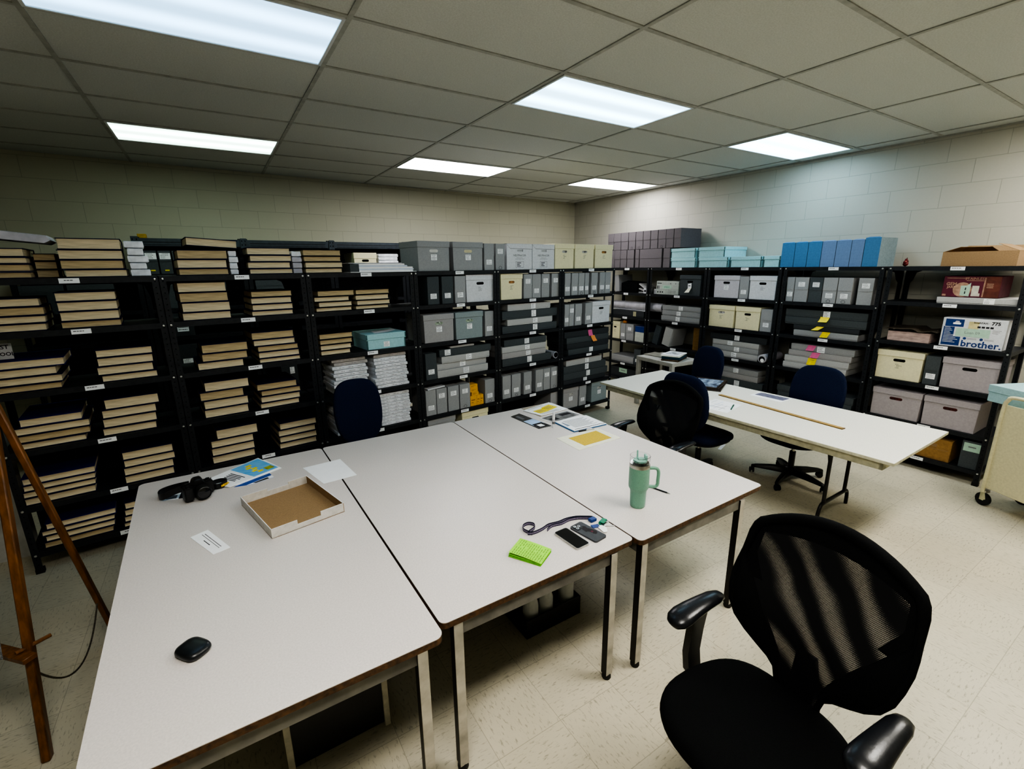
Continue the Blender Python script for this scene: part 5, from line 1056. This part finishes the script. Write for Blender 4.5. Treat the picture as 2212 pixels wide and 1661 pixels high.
# ------------------------------------------------------------------ folding table
ft_c = (3.785, 2.245); t = thing('folding_table', 'long white folding table with black steel legs', 'table', (*ft_c, 0), R(1.0)); hw, hl = .485, 1.262
b = MB(); b.box(-hw, hw, -hl, hl, TZ - .020, TZ - .002, cream_edge); b.box(-hw, hw, -hl, hl, TZ - .002, TZ, white_lam); obj('table_top', b, t, bevel=.0015)
b = MB()
for a in ((-hw + .03, -hw + .05, -hl + .06, hl - .06), (hw - .05, hw - .03, -hl + .06, hl - .06), (-hw + .03, hw - .03, -hl + .06, -hl + .08), (-hw + .03, hw - .03, hl - .08, hl - .06)): b.box(*a, TZ - .075, TZ - .02, cream_edge)
obj('apron', b, t)
for sy in (-1, 1):
    y = sy * (hl - .46); b = MB()
    for x in (-.15, .19): b.tube([(x, y, TZ - .03), (x, y, .13)], .0135, leg_k, 10)
    b.tube(smoothp([(-.22, y, .005), (-.215, y, .06), (-.19, y, .115), (-.15, y, .13), (0, y, .13), (.19, y, .13), (.235, y, .12), (.255, y, .08), (.258, y, .005)], 4), .0135, leg_k, 10)
    for x in (-.15, .19): b.tube([(x, y, .42), (x * .6, y - sy * .06, TZ - .09), (x * .5, y - sy * .22, TZ - .03)], .007, leg_k, 8)
    obj('leg', b, t)
def framed(loc, rz, w, d, label, pic):
    t = thing('picture_frame', label, 'picture frame', loc, rz, 'dark picture frames stacked on the folding table'); b = MB()
    for a in ((-w, w, -d, -d + .025), (-w, w, d - .025, d), (-w, -w + .025, -d + .025, d - .025), (w - .025, w, -d + .025, d - .025)): b.box(*a, 0, .015, frame_m)
    obj('frame', b, t, bevel=.002); obj('picture', MB().box(-w + .025, w - .025, -d + .025, d - .025, 0, .009, pic), t)
framed((4.05, 2.78, TZ + .0005), R(26), .205, .155, 'dark framed picture at the bottom of the small stack', sky_m); framed((4.06, 2.79, TZ + .016), R(22), .20, .15, 'dark framed picture of pale blue sky topping the small stack', M('pale_sky_photo', (.38, .48, .62), .2, 0, 7, .5, dark=(.03, .03, .05), stretch=(1, 2.4, 1)))
b = MB(); b.box(-.020, .020, -.535, .535, 0, .006, wood_r); b.box(-.021, -.017, -.535, .535, .0, .0063, M('ruler_edge', (.2, .12, .03), .5, .2, 30, .1)); b.box(-.020, .020, -.535, -.528, 0, .0064, M('ruler_tip', (.2, .12, .06), .4, .5, 30, .1))
o = obj('wooden_ruler', b, loc=(3.790, 1.96, TZ + .0005), rot=(0, 0, R(-5.0))); tag(o, 'long wooden yardstick lying along the white folding table', 'ruler')
sheet('photo_print', [(4.059, 2.342), (4.238, 2.345), (4.240, 2.052), (4.060, 2.053)], TZ, paper_m, 'white sheet with a dark panoramic photograph on the folding table', 'photograph', .0008, prints=[(.30, .95, .06, .95, photo_b)])
sheet('drawing', [(3.36, 2.42), (3.69, 2.435), (3.705, 2.195), (3.40, 2.13)], TZ, paper_m, 'white sheet of line drawings near the folding table edge', 'drawing', .0008, prints=[(.1, .9, .38, .395, sky_m), (.15, .7, .52, .53, cobalt_m), (.3, .32, .2, .8, ink_g), (.55, .56, .3, .9, ink_g), (.1, .6, .7, .71, ink_g), (.6, .9, .15, .16, keyg_m)])
b = MB(); b.tube([(0, 0, .006), (.10, 0, .006)], .005, teal_pen, 10); b.tube([(.10, 0, .006), (.14, 0, .006)], .006, teal_pen, 10); o = obj('pen', b, loc=(3.50, 2.160, TZ + .001), rot=(0, 0, R(25))); tag(o, 'dark green pen lying on the white sheet of drawings', 'pen')
sheet('floor_tape', [(4.234, 2.712), (4.398, 2.775), (4.418, 2.742), (4.243, 2.682)], .0003, paper_m, 'strip of white tape stuck on the floor under the folding table', 'tape', .0006)

# ------------------------------------------------------------------ white side table by the right row
t = thing('side_table', 'small white square-legged side table by the right shelves', 'table', (5.0, 4.06, 0), R(-4)); wl = M('off_white_table', (.48, .47, .43), .5, 0, 30, .06); SZ = .675
obj('table_top', MB().box(-.25, .25, -.32, .32, SZ - .05, SZ, wl), t, bevel=.003)
for x in (-.225, .225):
    for y in (-.295, .295): obj('leg', MB().box(x - .025, x + .025, y - .025, y + .025, 0, SZ - .05, wl), t, bevel=.002)
def onb(name, lo, x, y, rz, z, label, cat, bev=.002): o = obj(name, lo, bevel=bev, loc=(x, y, z), rot=(0, 0, rz)); return tag(o, label, cat)
onb('brown_folder', MB().box(-.17, .17, -.11, .11, 0, .02, M('brown_folder_board', (.10, .065, .035), .7, 0, 30, .2)), 4.97, 3.93, R(20), SZ + .0005, 'thick brown folder at the bottom of the pile on the side table', 'folder')
onb('binder', MB().box(-.155, .155, -.12, .12, 0, .035, bluebind), 4.97, 3.93, R(24), SZ + .021, 'dark teal binder in the pile on the white side table', 'binder', .004)
onb('cream_folder', MB().box(-.155, .15, -.115, .125, 0, .008, ivory_m), 4.97, 3.935, R(22), SZ + .0565, 'cream paper folder on the dark teal binder', 'folder')
q = MB(); q.box(-.145, .15, -.11, .12, 0, .012, paper_m); q.quad((-.10, -.08, .0123), (.11, -.08, .0123), (.11, .09, .0123), (-.10, .09, .0123), M('faint_print', (.6, .64, .68), .8, 0, 40, .3)); q.quad((.0, -.02, .0126), (.05, -.02, .0126), (.05, .04, .0126), (.0, .04, .0126), ink_g)
onb('paper_stack', q, 4.975, 3.935, R(16), SZ + .065, 'white printed papers topping the pile on the side table', 'papers')
q = MB(); q.box(-.12, .12, -.16, .16, 0, .012, M('drab_paper', (.26, .25, .21), .8, 0, 20, .15)); onb('loose_papers', q, 5.03, 4.235, R(2), SZ + .0005, 'drab flat papers at the side table end under the shelf', 'papers')
o = obj('records_box', MB().box(.006, .364, .006, .394, 0, .27, white_box), bevel=.003, loc=(4.83, 3.90, .0005)); obj('lid', MB().box(0, .37, 0, .40, .215, .272, white_box), o, bevel=.003)
k = MB(); k.T = Matrix.Translation((.006, .2, 0)) @ Matrix.Rotation(R(-90), 4, 'Z'); capsule(.09, .025, -.0005, hole_dark, k, 0, .17); obj('handle_hole', k, o); tag(o, 'white lidded record box on the floor under the side table', 'box')
q = MB().box(0, .33, 0, .34, 0, .13, M('brownish_carton', (.12, .08, .05), .8, 0, 30, .2)); o = obj('brown_carton', q, bevel=.003, loc=(4.86, 3.92, .2735)); tag(o, 'dim brown carton on the white box under the side table', 'carton')

# ------------------------------------------------------------------ office chairs (forward = +x)
def superell(a, b, p, n=40, c=(0, 0)):
    return [(c[0] + a * abs(math.cos(t)) ** p * (1 if math.cos(t) > 0 else -1), c[1] + b * abs(math.sin(t)) ** p * (1 if math.sin(t) > 0 else -1)) for t in [2 * math.pi * k / n for k in range(n)]]
def cushion(outline, z0, th, crown, mat, dish=0, waterfall=0):
    mb = MB(); cx = sum(p[0] for p in outline) / len(outline); cy = sum(p[1] for p in outline) / len(outline); mx = max(p[0] for p in outline)
    rings = []
    for s, z in ((.80, 0), (.93, .06), (.985, .25), (1, .5), (.99, .74), (.955, .90), (.88, .985), (.72, 1.0 + crown * .5), (.5, 1 + crown), (.25, 1 + crown * 1.05), (.05, 1 + crown * 1.05)):
        rings.append([(cx + (x - cx) * s, cy + (y - cy) * s, z0 + th * z - waterfall * max(0, ((x - cx) * s) / (mx - cx)) ** 3 + (dish * ((y - cy) * s) ** 2 if z > .5 else 0)) for x, y in outline])
    return mb.loft(rings, mat)
def star_base(t, rot=0, mat=plastic_k, rad=.31):
    b = MB(); b.lathe([(.045, .055), (.055, .065), (.05, .11), (.034, .125)], mat, 20)
    for k in range(5):
        a = rot + k * 2 * math.pi / 5; ca, sa = math.cos(a), math.sin(a)
        b.loft([[(ca * r_ - sa * yy, sa * r_ + ca * yy, zz) for yy, zz in ((-w_, z0_), (w_, z0_), (w_ * .7, z1_), (-w_ * .7, z1_))] for r_, w_, z0_, z1_ in ((.03, .034, .062, .118), (.16, .028, .064, .108), (.27, .022, .062, .090), (rad, .017, .058, .078))], mat)
    obj('star_base', b, t, bevel=.003)
    for k in range(5):
        a = rot + k * 2 * math.pi / 5; c = MB(); c.T = Matrix.Translation((math.cos(a) * (rad - .01), math.sin(a) * (rad - .01), 0)) @ Matrix.Rotation(a + .9 + k, 4, 'Z')
        T0 = c.T
        for y in (-.020, .008):
            c.T = T0 @ Matrix.Translation((.012, y + .012, .026)) @ Matrix.Rotation(R(90), 4, 'X'); c.lathe([(.020, 0), (.0255, .003), (.0255, .010), (.020, .012)], plastic_k, 18)
        c.T = T0; c.tube([(0, 0, .035), (0, 0, .062)], .008, plastic_k, 8); c.box(-.016, .026, -.008, .006, .028, .052, plastic_k)
        obj('caster', c, t)
def mesh_chair(label):
    t = thing('office_chair', label, 'chair', (0, 0, 0), 0, 'black mesh-back office chairs')
    star_base(t, .35)
    b = MB(); b.tube([(0, 0, .11), (0, 0, .27)], .027, plastic_k, 16); b.tube([(0, 0, .27), (0, 0, .38)], .015, steel_m, 14); b.box(-.10, .10, -.06, .06, .365, .395, plastic_k); obj('gas_column', b, t)
    out = [(x * .93 - .015, y * (1.0 - .10 * max(0, -x / .25))) for x, y in superell(.255, .262, .62, 48)]
    obj('seat', cushion(out, .392, .068, .16, fabric_k, 0, .03), t, smooth=60)
    # backrest shell: rows of half widths from the stem to the arched top
    prof = [(.40, .070), (.46, .072), (.50, .082), (.525, .11), (.55, .155), (.58, .20), (.62, .24), (.67, .266), (.72, .278), (.77, .284), (.81, .281), (.85, .274), (.885, .270), (.92, .266), (.95, .257), (.968, .245)]
    prof = [(z, W * .955) for z, W in prof]
    def X(w, z): return -.245 - .13 * max(0, (z - .48)) / .6 - .035 * math.exp(-((z - .68) / .13) ** 2) * -1 + .55 * w * w - .0
    def zt(f, z):                          # arch the rows near the top
        k = max(0, (z - .72) / .248); return z + .078 * k * k * (1 - f * f)
    def wing(z): 
        if z >= .86: return 9
        return .069 + .205 * max(0, min(1, (z - .52) / .34)) ** 1.25
    NC = 14; vs = []; uv = []; pan = MB(); 
    def row(z, W): return [(X(f * W, z), f * W, zt(f, z)) for f in [-1 + 2 * k / NC for k in range(NC + 1)]]
    me_rows = []
    for z, W in prof:
        wb = min(W, wing(z))
        me_rows.append([(X(f * wb, z), f * wb, zt(f * wb / W, z)) for f in [-1 + 2 * k / NC for k in range(NC + 1)]])
    mp = MB(); vv = [p for r_ in me_rows for p in r_]; ff = [(i * (NC + 1) + k, i * (NC + 1) + k + 1, (i + 1) * (NC + 1) + k + 1, (i + 1) * (NC + 1) + k) for i in range(len(prof) - 1) for k in range(NC)]
    solid = [f for n_, f in enumerate(ff) if n_ // NC >= len(prof) - 3 or (n_ // NC >= len(prof) - 7 and n_ % NC in (0, NC - 1))]; mp.add(vv, [f for f in ff if f not in solid], mesh_m); mp.add(vv, solid, fabric_k); me = mp.mesh('mesh_panel', smooth=60); ul = me.uv_layers.new(name='UVMap')
    for lp in me.loops: c = me.vertices[lp.vertex_index].co; ul.data[lp.index].uv = (c.y + 1, c.z)
    obj('mesh_panel', me, t)
    for s in (-1, 1):
        w_ = MB(); rr_ = [(z, W) for z, W in prof if z < .89]; m_ = 6; vs = []; n2 = len(rr_)
        for off in (0, -.014):
            for z, W in rr_:
                wb = min(W, wing(z))
                for k in range(m_ + 1):
                    w0 = s * (wb + (W - wb) * k / m_ - .001 * (k == 0)); puff = .012 * math.sin(math.pi * k / m_) if off == 0 else 0
                    vs.append((X(w0, z) + .004 + puff + off, w0, z))
        q = m_ + 1; fs = []
        for l_ in range(2):
            for i in range(n2 - 1):
                for k in range(m_):
                    f_ = (l_ * n2 * q + i * q + k, l_ * n2 * q + i * q + k + 1, l_ * n2 * q + (i + 1) * q + k + 1, l_ * n2 * q + (i + 1) * q + k); fs.append(f_ if l_ == 0 else f_[::-1])
        for i in range(n2 - 1):
            for k in (0, m_): fs.append((i * q + k, (i + 1) * q + k, n2 * q + (i + 1) * q + k, n2 * q + i * q + k))
        for k in range(m_): fs.append(((n2 - 1) * q + k, (n2 - 1) * q + k + 1, n2 * q + (n2 - 1) * q + k + 1, n2 * q + (n2 - 1) * q + k))
        w_.add(vs, fs, fabric_k); obj('side_panel', w_, t, smooth=60)
    fr = MB(); L_ = [(X(-W, z), -W, zt(1, z)) for z, W in prof]; z, W = prof[-1]; top = [(X(f * W, z), f * W, zt(f, z)) for f in [-1 + 2 * k / 16 for k in range(1, 16)]]; R_ = [(X(W, z), W, zt(1, z)) for z, W in prof][::-1]
    pts = L_ + top + R_; rad = [.010 + .009 * min(1, max(0, (p[2] - .80) / .2)) for p in pts]
    fr.tube(pts, rad, fabric_k, 10); obj('back_frame', fr, t, smooth=60)
    sp = MB(); sp.loft([[(x_ + dx, dy * w_, z_) for dx, dy in ((-.012, -1), (.012, -1), (.012, 1), (-.012, 1))] for x_, w_, z_ in ((-.08, .04, .372), (-.20, .04, .372), (-.275, .042, .40), (-.285, .042, .50), (-.275, .03, .60))], plastic_k); obj('back_support', sp, t, bevel=.003)
    for s in (-1, 1):
        a = MB(); rings = []
        for x, w_, hh, dz in ((-.135, .012, .006, .004), (-.125, .024, .012, .004), (-.09, .033, .016, .006), (-.03, .037, .017, .006), (.03, .042, .019, .002), (.075, .046, .021, -.005), (.105, .042, .020, -.012), (.122, .028, .014, -.018), (.128, .010, .005, -.020)):
            rings.append([(x - .075, s * .292 + w_ * math.cos(u), .658 + dz + hh * math.sin(u)) for u in [2 * math.pi * k / 16 for k in range(16)]])
        a.loft(rings, pad_m); ap = obj('arm_pad', a, t, smooth=60)
        q = MB(); q.loft([[(x0 - .07 + dx * .032, s * yy + dy * .014, z_) for dx, dy in ((-1, -1), (1, -1), (1, 1), (-1, 1))] for x0, yy, z_ in ((-.01, .285, .648), (-.005, .292, .56), (.0, .295, .47), (.0, .285, .40), (.0, .24, .385), (.0, .06, .38))], plastic_k); obj('arm_post', q, ap, bevel=.004)
    return t
c1 = mesh_chair('black mesh-back office chair in the foreground, seat and armrests in full view'); c1.location = (1.250, .588, 0); c1.rotation_euler.z = R(180 - 3)
c2 = copy_tree(c1); c2.location = (2.585, 2.27, 0); c2.scale = (1, 1, .95); c2.rotation_euler.z = R(180); c2['label'] = 'black mesh-back office chair between the beige table and the folding table'
def fabric_chair(label):
    t = thing('task_chair', label, 'chair', (0, 0, 0), 0, 'navy fabric task chairs')
    star_base(t, .2)
    b = MB(); b.tube([(0, 0, .11), (0, 0, .27)], .025, plastic_k, 16); b.tube([(0, 0, .26), (0, 0, .36)], .014, steel_m, 14); b.box(-.12, .10, -.07, .07, .355, .39, plastic_k); b.tube([(.02, -.06, .37), (.02, -.20, .365)], .006, plastic_k, 8); obj('gas_column', b, t)
    out = [(x, y) for x, y in superell(.235, .245, .60, 44)]
    obj('seat', cushion(out, .385, .07, .14, navy_f, 0, .025), t, smooth=60)
    shell = MB(); shell.prism([(x * .92, y * .92) for x, y in out], .376, .392, plastic_k); obj('seat_shell', shell, t)
    # shield shaped back cushion built in its own plane then tipped up
    o2 = []
    for k in range(48):
        a = 2 * math.pi * k / 48; c_, s_ = math.cos(a), math.sin(a); zz = .255 * abs(s_) ** .72 * (1 if s_ > 0 else -1); w_ = .228 * abs(c_) ** .60 * (1 if c_ > 0 else -1) * (1.0 - (.18 * max(0, -zz / .255) ** 1.6)); o2.append((zz, w_))
    cb = cushion(o2, 0, .055, .25, navy_f)
    M_ = Matrix(((0, 0, 1, -.30), (0, 1, 0, 0), (1, 0, 0, .745), (0, 0, 0, 1)))
    new = []
    for v in cb.v:
        p = M_ @ Vector(v); p.x += .55 * v[1] * v[1] - .16 * v[0] + .25 * v[0] * v[0] * (1 if v[0] > 0 else -.2); new.append(tuple(p))
    cb.v = new; cb.f = [f[::-1] for f in cb.f]
    obj('backrest', cb, t, smooth=60)
    sp = MB(); sp.loft([[(x_ + dx, dy * .03, z_) for dx, dy in ((-.008, -1), (.008, -1), (.008, 1), (-.008, 1))] for x_, z_ in ((-.10, .37), (-.24, .372), (-.30, .40), (-.318, .52), (-.315, .70))], plastic_k); obj('back_support', sp, t, bevel=.003)
    return t
def setc(c, x, y, a): c.location = (x, y, 0); c.rotation_euler.z = R(a)
f1 = fabric_chair('navy fabric office chair at the far side of the folding table, facing the camera'); setc(f1, 4.13, 1.93, 178)
for x, y, a, lb in ((.845, 3.405, -90, 'navy fabric office chair standing against the shelves of wrapped packages'), (3.50, 2.43, 0, 'navy fabric office chair seen from behind, beyond the black mesh chair'), (4.27, 3.18, 165, 'navy fabric office chair seen edge-on beside the white side table')):
    c = copy_tree(f1); setc(c, x, y, a); c['label'] = lb
    if y > 3.3:
        for ch in c.children:
            if ch.name.startswith('backrest'): ch.scale = (1, .82, 1.03)

# ------------------------------------------------------------------ easel
t = thing('easel', 'varnished wooden easel legs standing beside the work table', 'easel', (-.818, 2.205, 0)); A = Vector((-.806, 2.60, 1.44)); O = Vector((-.818, 2.205, 0)); top = A + (A - O) * .06
def leg_e(foot, head, w, h, upv): b = MB(); b.bar(Vector(foot) - O, Vector(head) - O, w, h, oak_m, upv); return obj('leg', b, t, bevel=.004)
leg_e((-.818, 2.205, 0), top, .044, .028, (1, 0, 0)); leg_e((-.672, 2.83, 0), A, .032, .024, (1, 0, 0)); leg_e((-1.30, 2.75, 0), A + Vector((-.05, .05, .05)), .055, .030, (1, 0, 0))
F = Vector((-.818, 2.205, 0)); G = Vector((-1.30, 2.75, 0)); s_ = .28
p0 = F.lerp(top, s_); p1 = G.lerp(A, s_); out_ = Vector((-.75, -.66, 0)) * .03
b = MB(); b.bar(p0 + (p0 - p1).normalized() * .06 - O + out_, p1 - O + out_, .045, .02, oak_m); obj('crossbar', b, t, bevel=.002)
b = MB(); b.tube([p0 - O + Vector((.06, .03, .02)), p0 - O + Vector((-.03, -.025, .02))], .008, oak_m, 8); obj('peg', b, t)
b = MB(); ca = F.lerp(top, .23); cb_ = Vector((-.672, 2.83, 0)).lerp(A, .21); ch = []
for k in range(25): f_ = k / 24; q = ca.lerp(cb_, f_) + Vector((0, 0, -.20 * 4 * f_ * (1 - f_))); ch.append(q - O)
b.tube(ch, .004, brass_m, 6); obj('chain', b, t)
pl = MB(); n_ = Vector((-.75, -.66, 0)); e0 = p0 + n_ * .075 + Vector((0, 0, .03)); e1 = p1 + n_ * .075 + Vector((0, 0, .03)); upv = (top - F).normalized()
pl.add([tuple(e0), tuple(e1), tuple(e1 + upv * .62), tuple(e0 + upv * .62)] + [tuple(Vector(p) + n_ * .006) for p in (e0, e1, e1 + upv * .62, e0 + upv * .62)], [(0, 1, 2, 3), (7, 6, 5, 4), (0, 4, 5, 1), (1, 5, 6, 2), (2, 6, 7, 3), (3, 7, 4, 0)], plexi_m)
o = obj('clear_panel', pl); tag(o, 'clear acrylic panel resting on the wooden easel at the picture edge', 'panel')

# ------------------------------------------------------------------ cream book cart
ang = math.atan2(-.125, -.249) ; cd = Vector((-.124, -.250, 0)).normalized(); ce = Vector((.250, -.124, 0)).normalized() * -1
t = thing('book_cart', 'cream metal book cart with curved rail and black casters', 'cart', (4.862, .858, 0), math.atan2(cd.y, cd.x))
L_c, W_c = .78, .40                                     # local x runs along the panel, local y into the cart (away from the viewer)
b = MB(); b.box(.012, L_c - .012, 0, .012, .17, .84, cart_m); obj('side_panel', b, t, bevel=.004)
b = MB(); b.box(.0, L_c, .012, W_c - .012, .80, .82, cart_m); b.box(0, L_c, .012, W_c - .012, .48, .50, cart_m); b.box(0, L_c, .012, W_c - .012, .17, .19, cart_m); obj('shelf', b, t)
b = MB(); b.box(.012, L_c - .012, W_c - .012, W_c, .17, .84, cart_m); obj('side_panel', b, t, bevel=.004)
for y in (.0, W_c):
    b = MB(); b.tube(smoothp([(.004, y, .13), (.004, y, .5), (.004, y, .80), (.02, y, .875), (.075, y, .905), (.39, y, .908), (L_c - .075, y, .905), (L_c - .02, y, .875), (L_c - .004, y, .80), (L_c - .004, y, .5), (L_c - .004, y, .13)], 5), .0135, cart_m, 12); obj('rail', b, t)
for x, y in ((-.022, .06), (L_c - .04, .03), (.01, W_c - .03), (L_c - .04, W_c - .03)):
    b = MB(); b.T = Matrix.Translation((x, y + .014, .052)) @ Matrix.Rotation(R(90), 4, 'X'); b.lathe([(.035, -.002), (.050, .002), (.051, .026), (.035, .03)], rubber_m, 24); b.T = Matrix.Identity(4)
    b.add([(x + .01, y - .018, .13), (x + .028, y - .018, .06), (x + .012, y - .018, .05), (x - .014, y - .018, .11)], [(0, 1, 2, 3)], cart_m); b.box(x - .02, x + .02, y - .02, y + .02, .112, .13, steel_m); b.box(x - .015, x + .014, y - .019, y - .016, .045, .115, cart_m); obj('caster', b, t)
ck = Matrix.Rotation(math.atan2(cd.y, cd.x), 4, 'Z'); bp = Vector((4.862, .858, 0)) + ck @ Vector((-.165, .06, 0))
o = obj('teal_box', MB().box(0, .46, 0, .30, 0, .10, M('pale_aqua_board', (.33, .50, .52), .8, 0, 70, .06)), bevel=.002, loc=(bp.x, bp.y, .8205), rot=(0, 0, math.atan2(cd.y, cd.x))); obj('lid', MB().box(-.005, .465, -.005, .305, .075, .13, MATS['pale_aqua_board']), o, bevel=.002); tag(o, 'pale aqua lidded box riding on the cream book cart', 'box')

# ------------------------------------------------------------------ under the tables
t = thing('cleaning_caddy', 'black cleaning caddy on the floor under the middle work table', 'caddy', (1.30, 1.80, 0), R(0)); b = MB()
for a in ((-.18, .18, -.13, -.122), (-.18, .18, .122, .13), (-.18, -.172, -.122, .122), (.172, .18, -.122, .122), (-.172, .172, -.122, .122)): b.box(*a, 0.001, .115 if a != (-.172, .172, -.122, .122) else .01, plastic_k)
obj('bin', b, t, bevel=.003); b = MB(); b.tube(smoothp([(-.20, .0, .15), (-.19, 0, .24), (-.10, 0, .28), (.10, 0, .28), (.19, 0, .24), (.20, 0, .15)], 4), .012, plastic_k, 8); obj('handle', b, t)
def bottle(x, y, h, rr_, label, trig=None, prof=None):
    mb = MB(); mb.lathe(prof or [(rr_ * .9, 0), (rr_, .01), (rr_, h * .55), (rr_ * .55, h * .8), (rr_ * .32, h * .9), (rr_ * .32, h)], bottle_m, 22)
    P0 = Matrix.Translation((1.30, 1.80, 0)) @ Vector((x, y, .012)); o = obj('spray_bottle', mb, loc=P0, smooth=50); tag(o, label, 'bottle', 'bottles in the black caddy')
    if trig:
        k = MB(); k.box(-.045, .018, -.012, .012, h, h + .03, trig); k.box(-.030, -.022, -.006, .006, h - .055, h + .002, trig); k.lathe([(.014, h - .012), (.014, h + .002)], trig, 12); obj('trigger_head', k, o, bevel=.003)
    else: k = MB(); k.lathe([(.016, h), (.016, h + .02), (.008, h + .024), (.008, h + .034)], white_box, 14); obj('cap', k, o)
bottle(-.115, -.07, .26, .042, 'spray bottle with red trigger in the black caddy', red_m); bottle(-.02, -.07, .27, .042, 'spray bottle with dark blue trigger in the black caddy', M('dark_blue_plastic', (.01, .02, .1), .5, 0, 30, .1)); bottle(.122, -.07, .335, .043, 'tall straight frosted bottle in the black caddy', None, [(.038, 0), (.043, .01), (.043, .275), (.032, .30), (.016, .31), (.016, .335)])
t = thing('low_stand', 'low black-fronted stand with beige posts under the first work table', 'stand', (.195, 1.62, 0)); b = MB(); b.box(-.185, .165, -.004, .006, .02, .56, plastic_k); obj('black_panel', b, t)
for x in (-.195, .175):
    for y in (0, .30): obj('post', MB().box(x - .012, x + .012, y - .012, y + .012, 0, .58, beige_p), t, bevel=.002)
obj('top_board', MB().box(-.21, .19, -.015, .315, .58, .595, beige_p), t, bevel=.002)

# ------------------------------------------------------------------ light and view
w = bpy.data.worlds.new('world'); scene.world = w; w.use_nodes = True; w.node_tree.nodes['Background'].inputs[0].default_value = (.5, .5, .5, 1); w.node_tree.nodes['Background'].inputs[1].default_value = .02
scene.view_settings.view_transform = 'AgX'
try: scene.view_settings.look = 'AgX - High Contrast'
except Exception: pass
scene.view_settings.exposure = 1.4
scene.cycles.use_denoising = True
scene.cycles.max_bounces = 7; scene.cycles.diffuse_bounces = 3; scene.cycles.transparent_max_bounces = 12
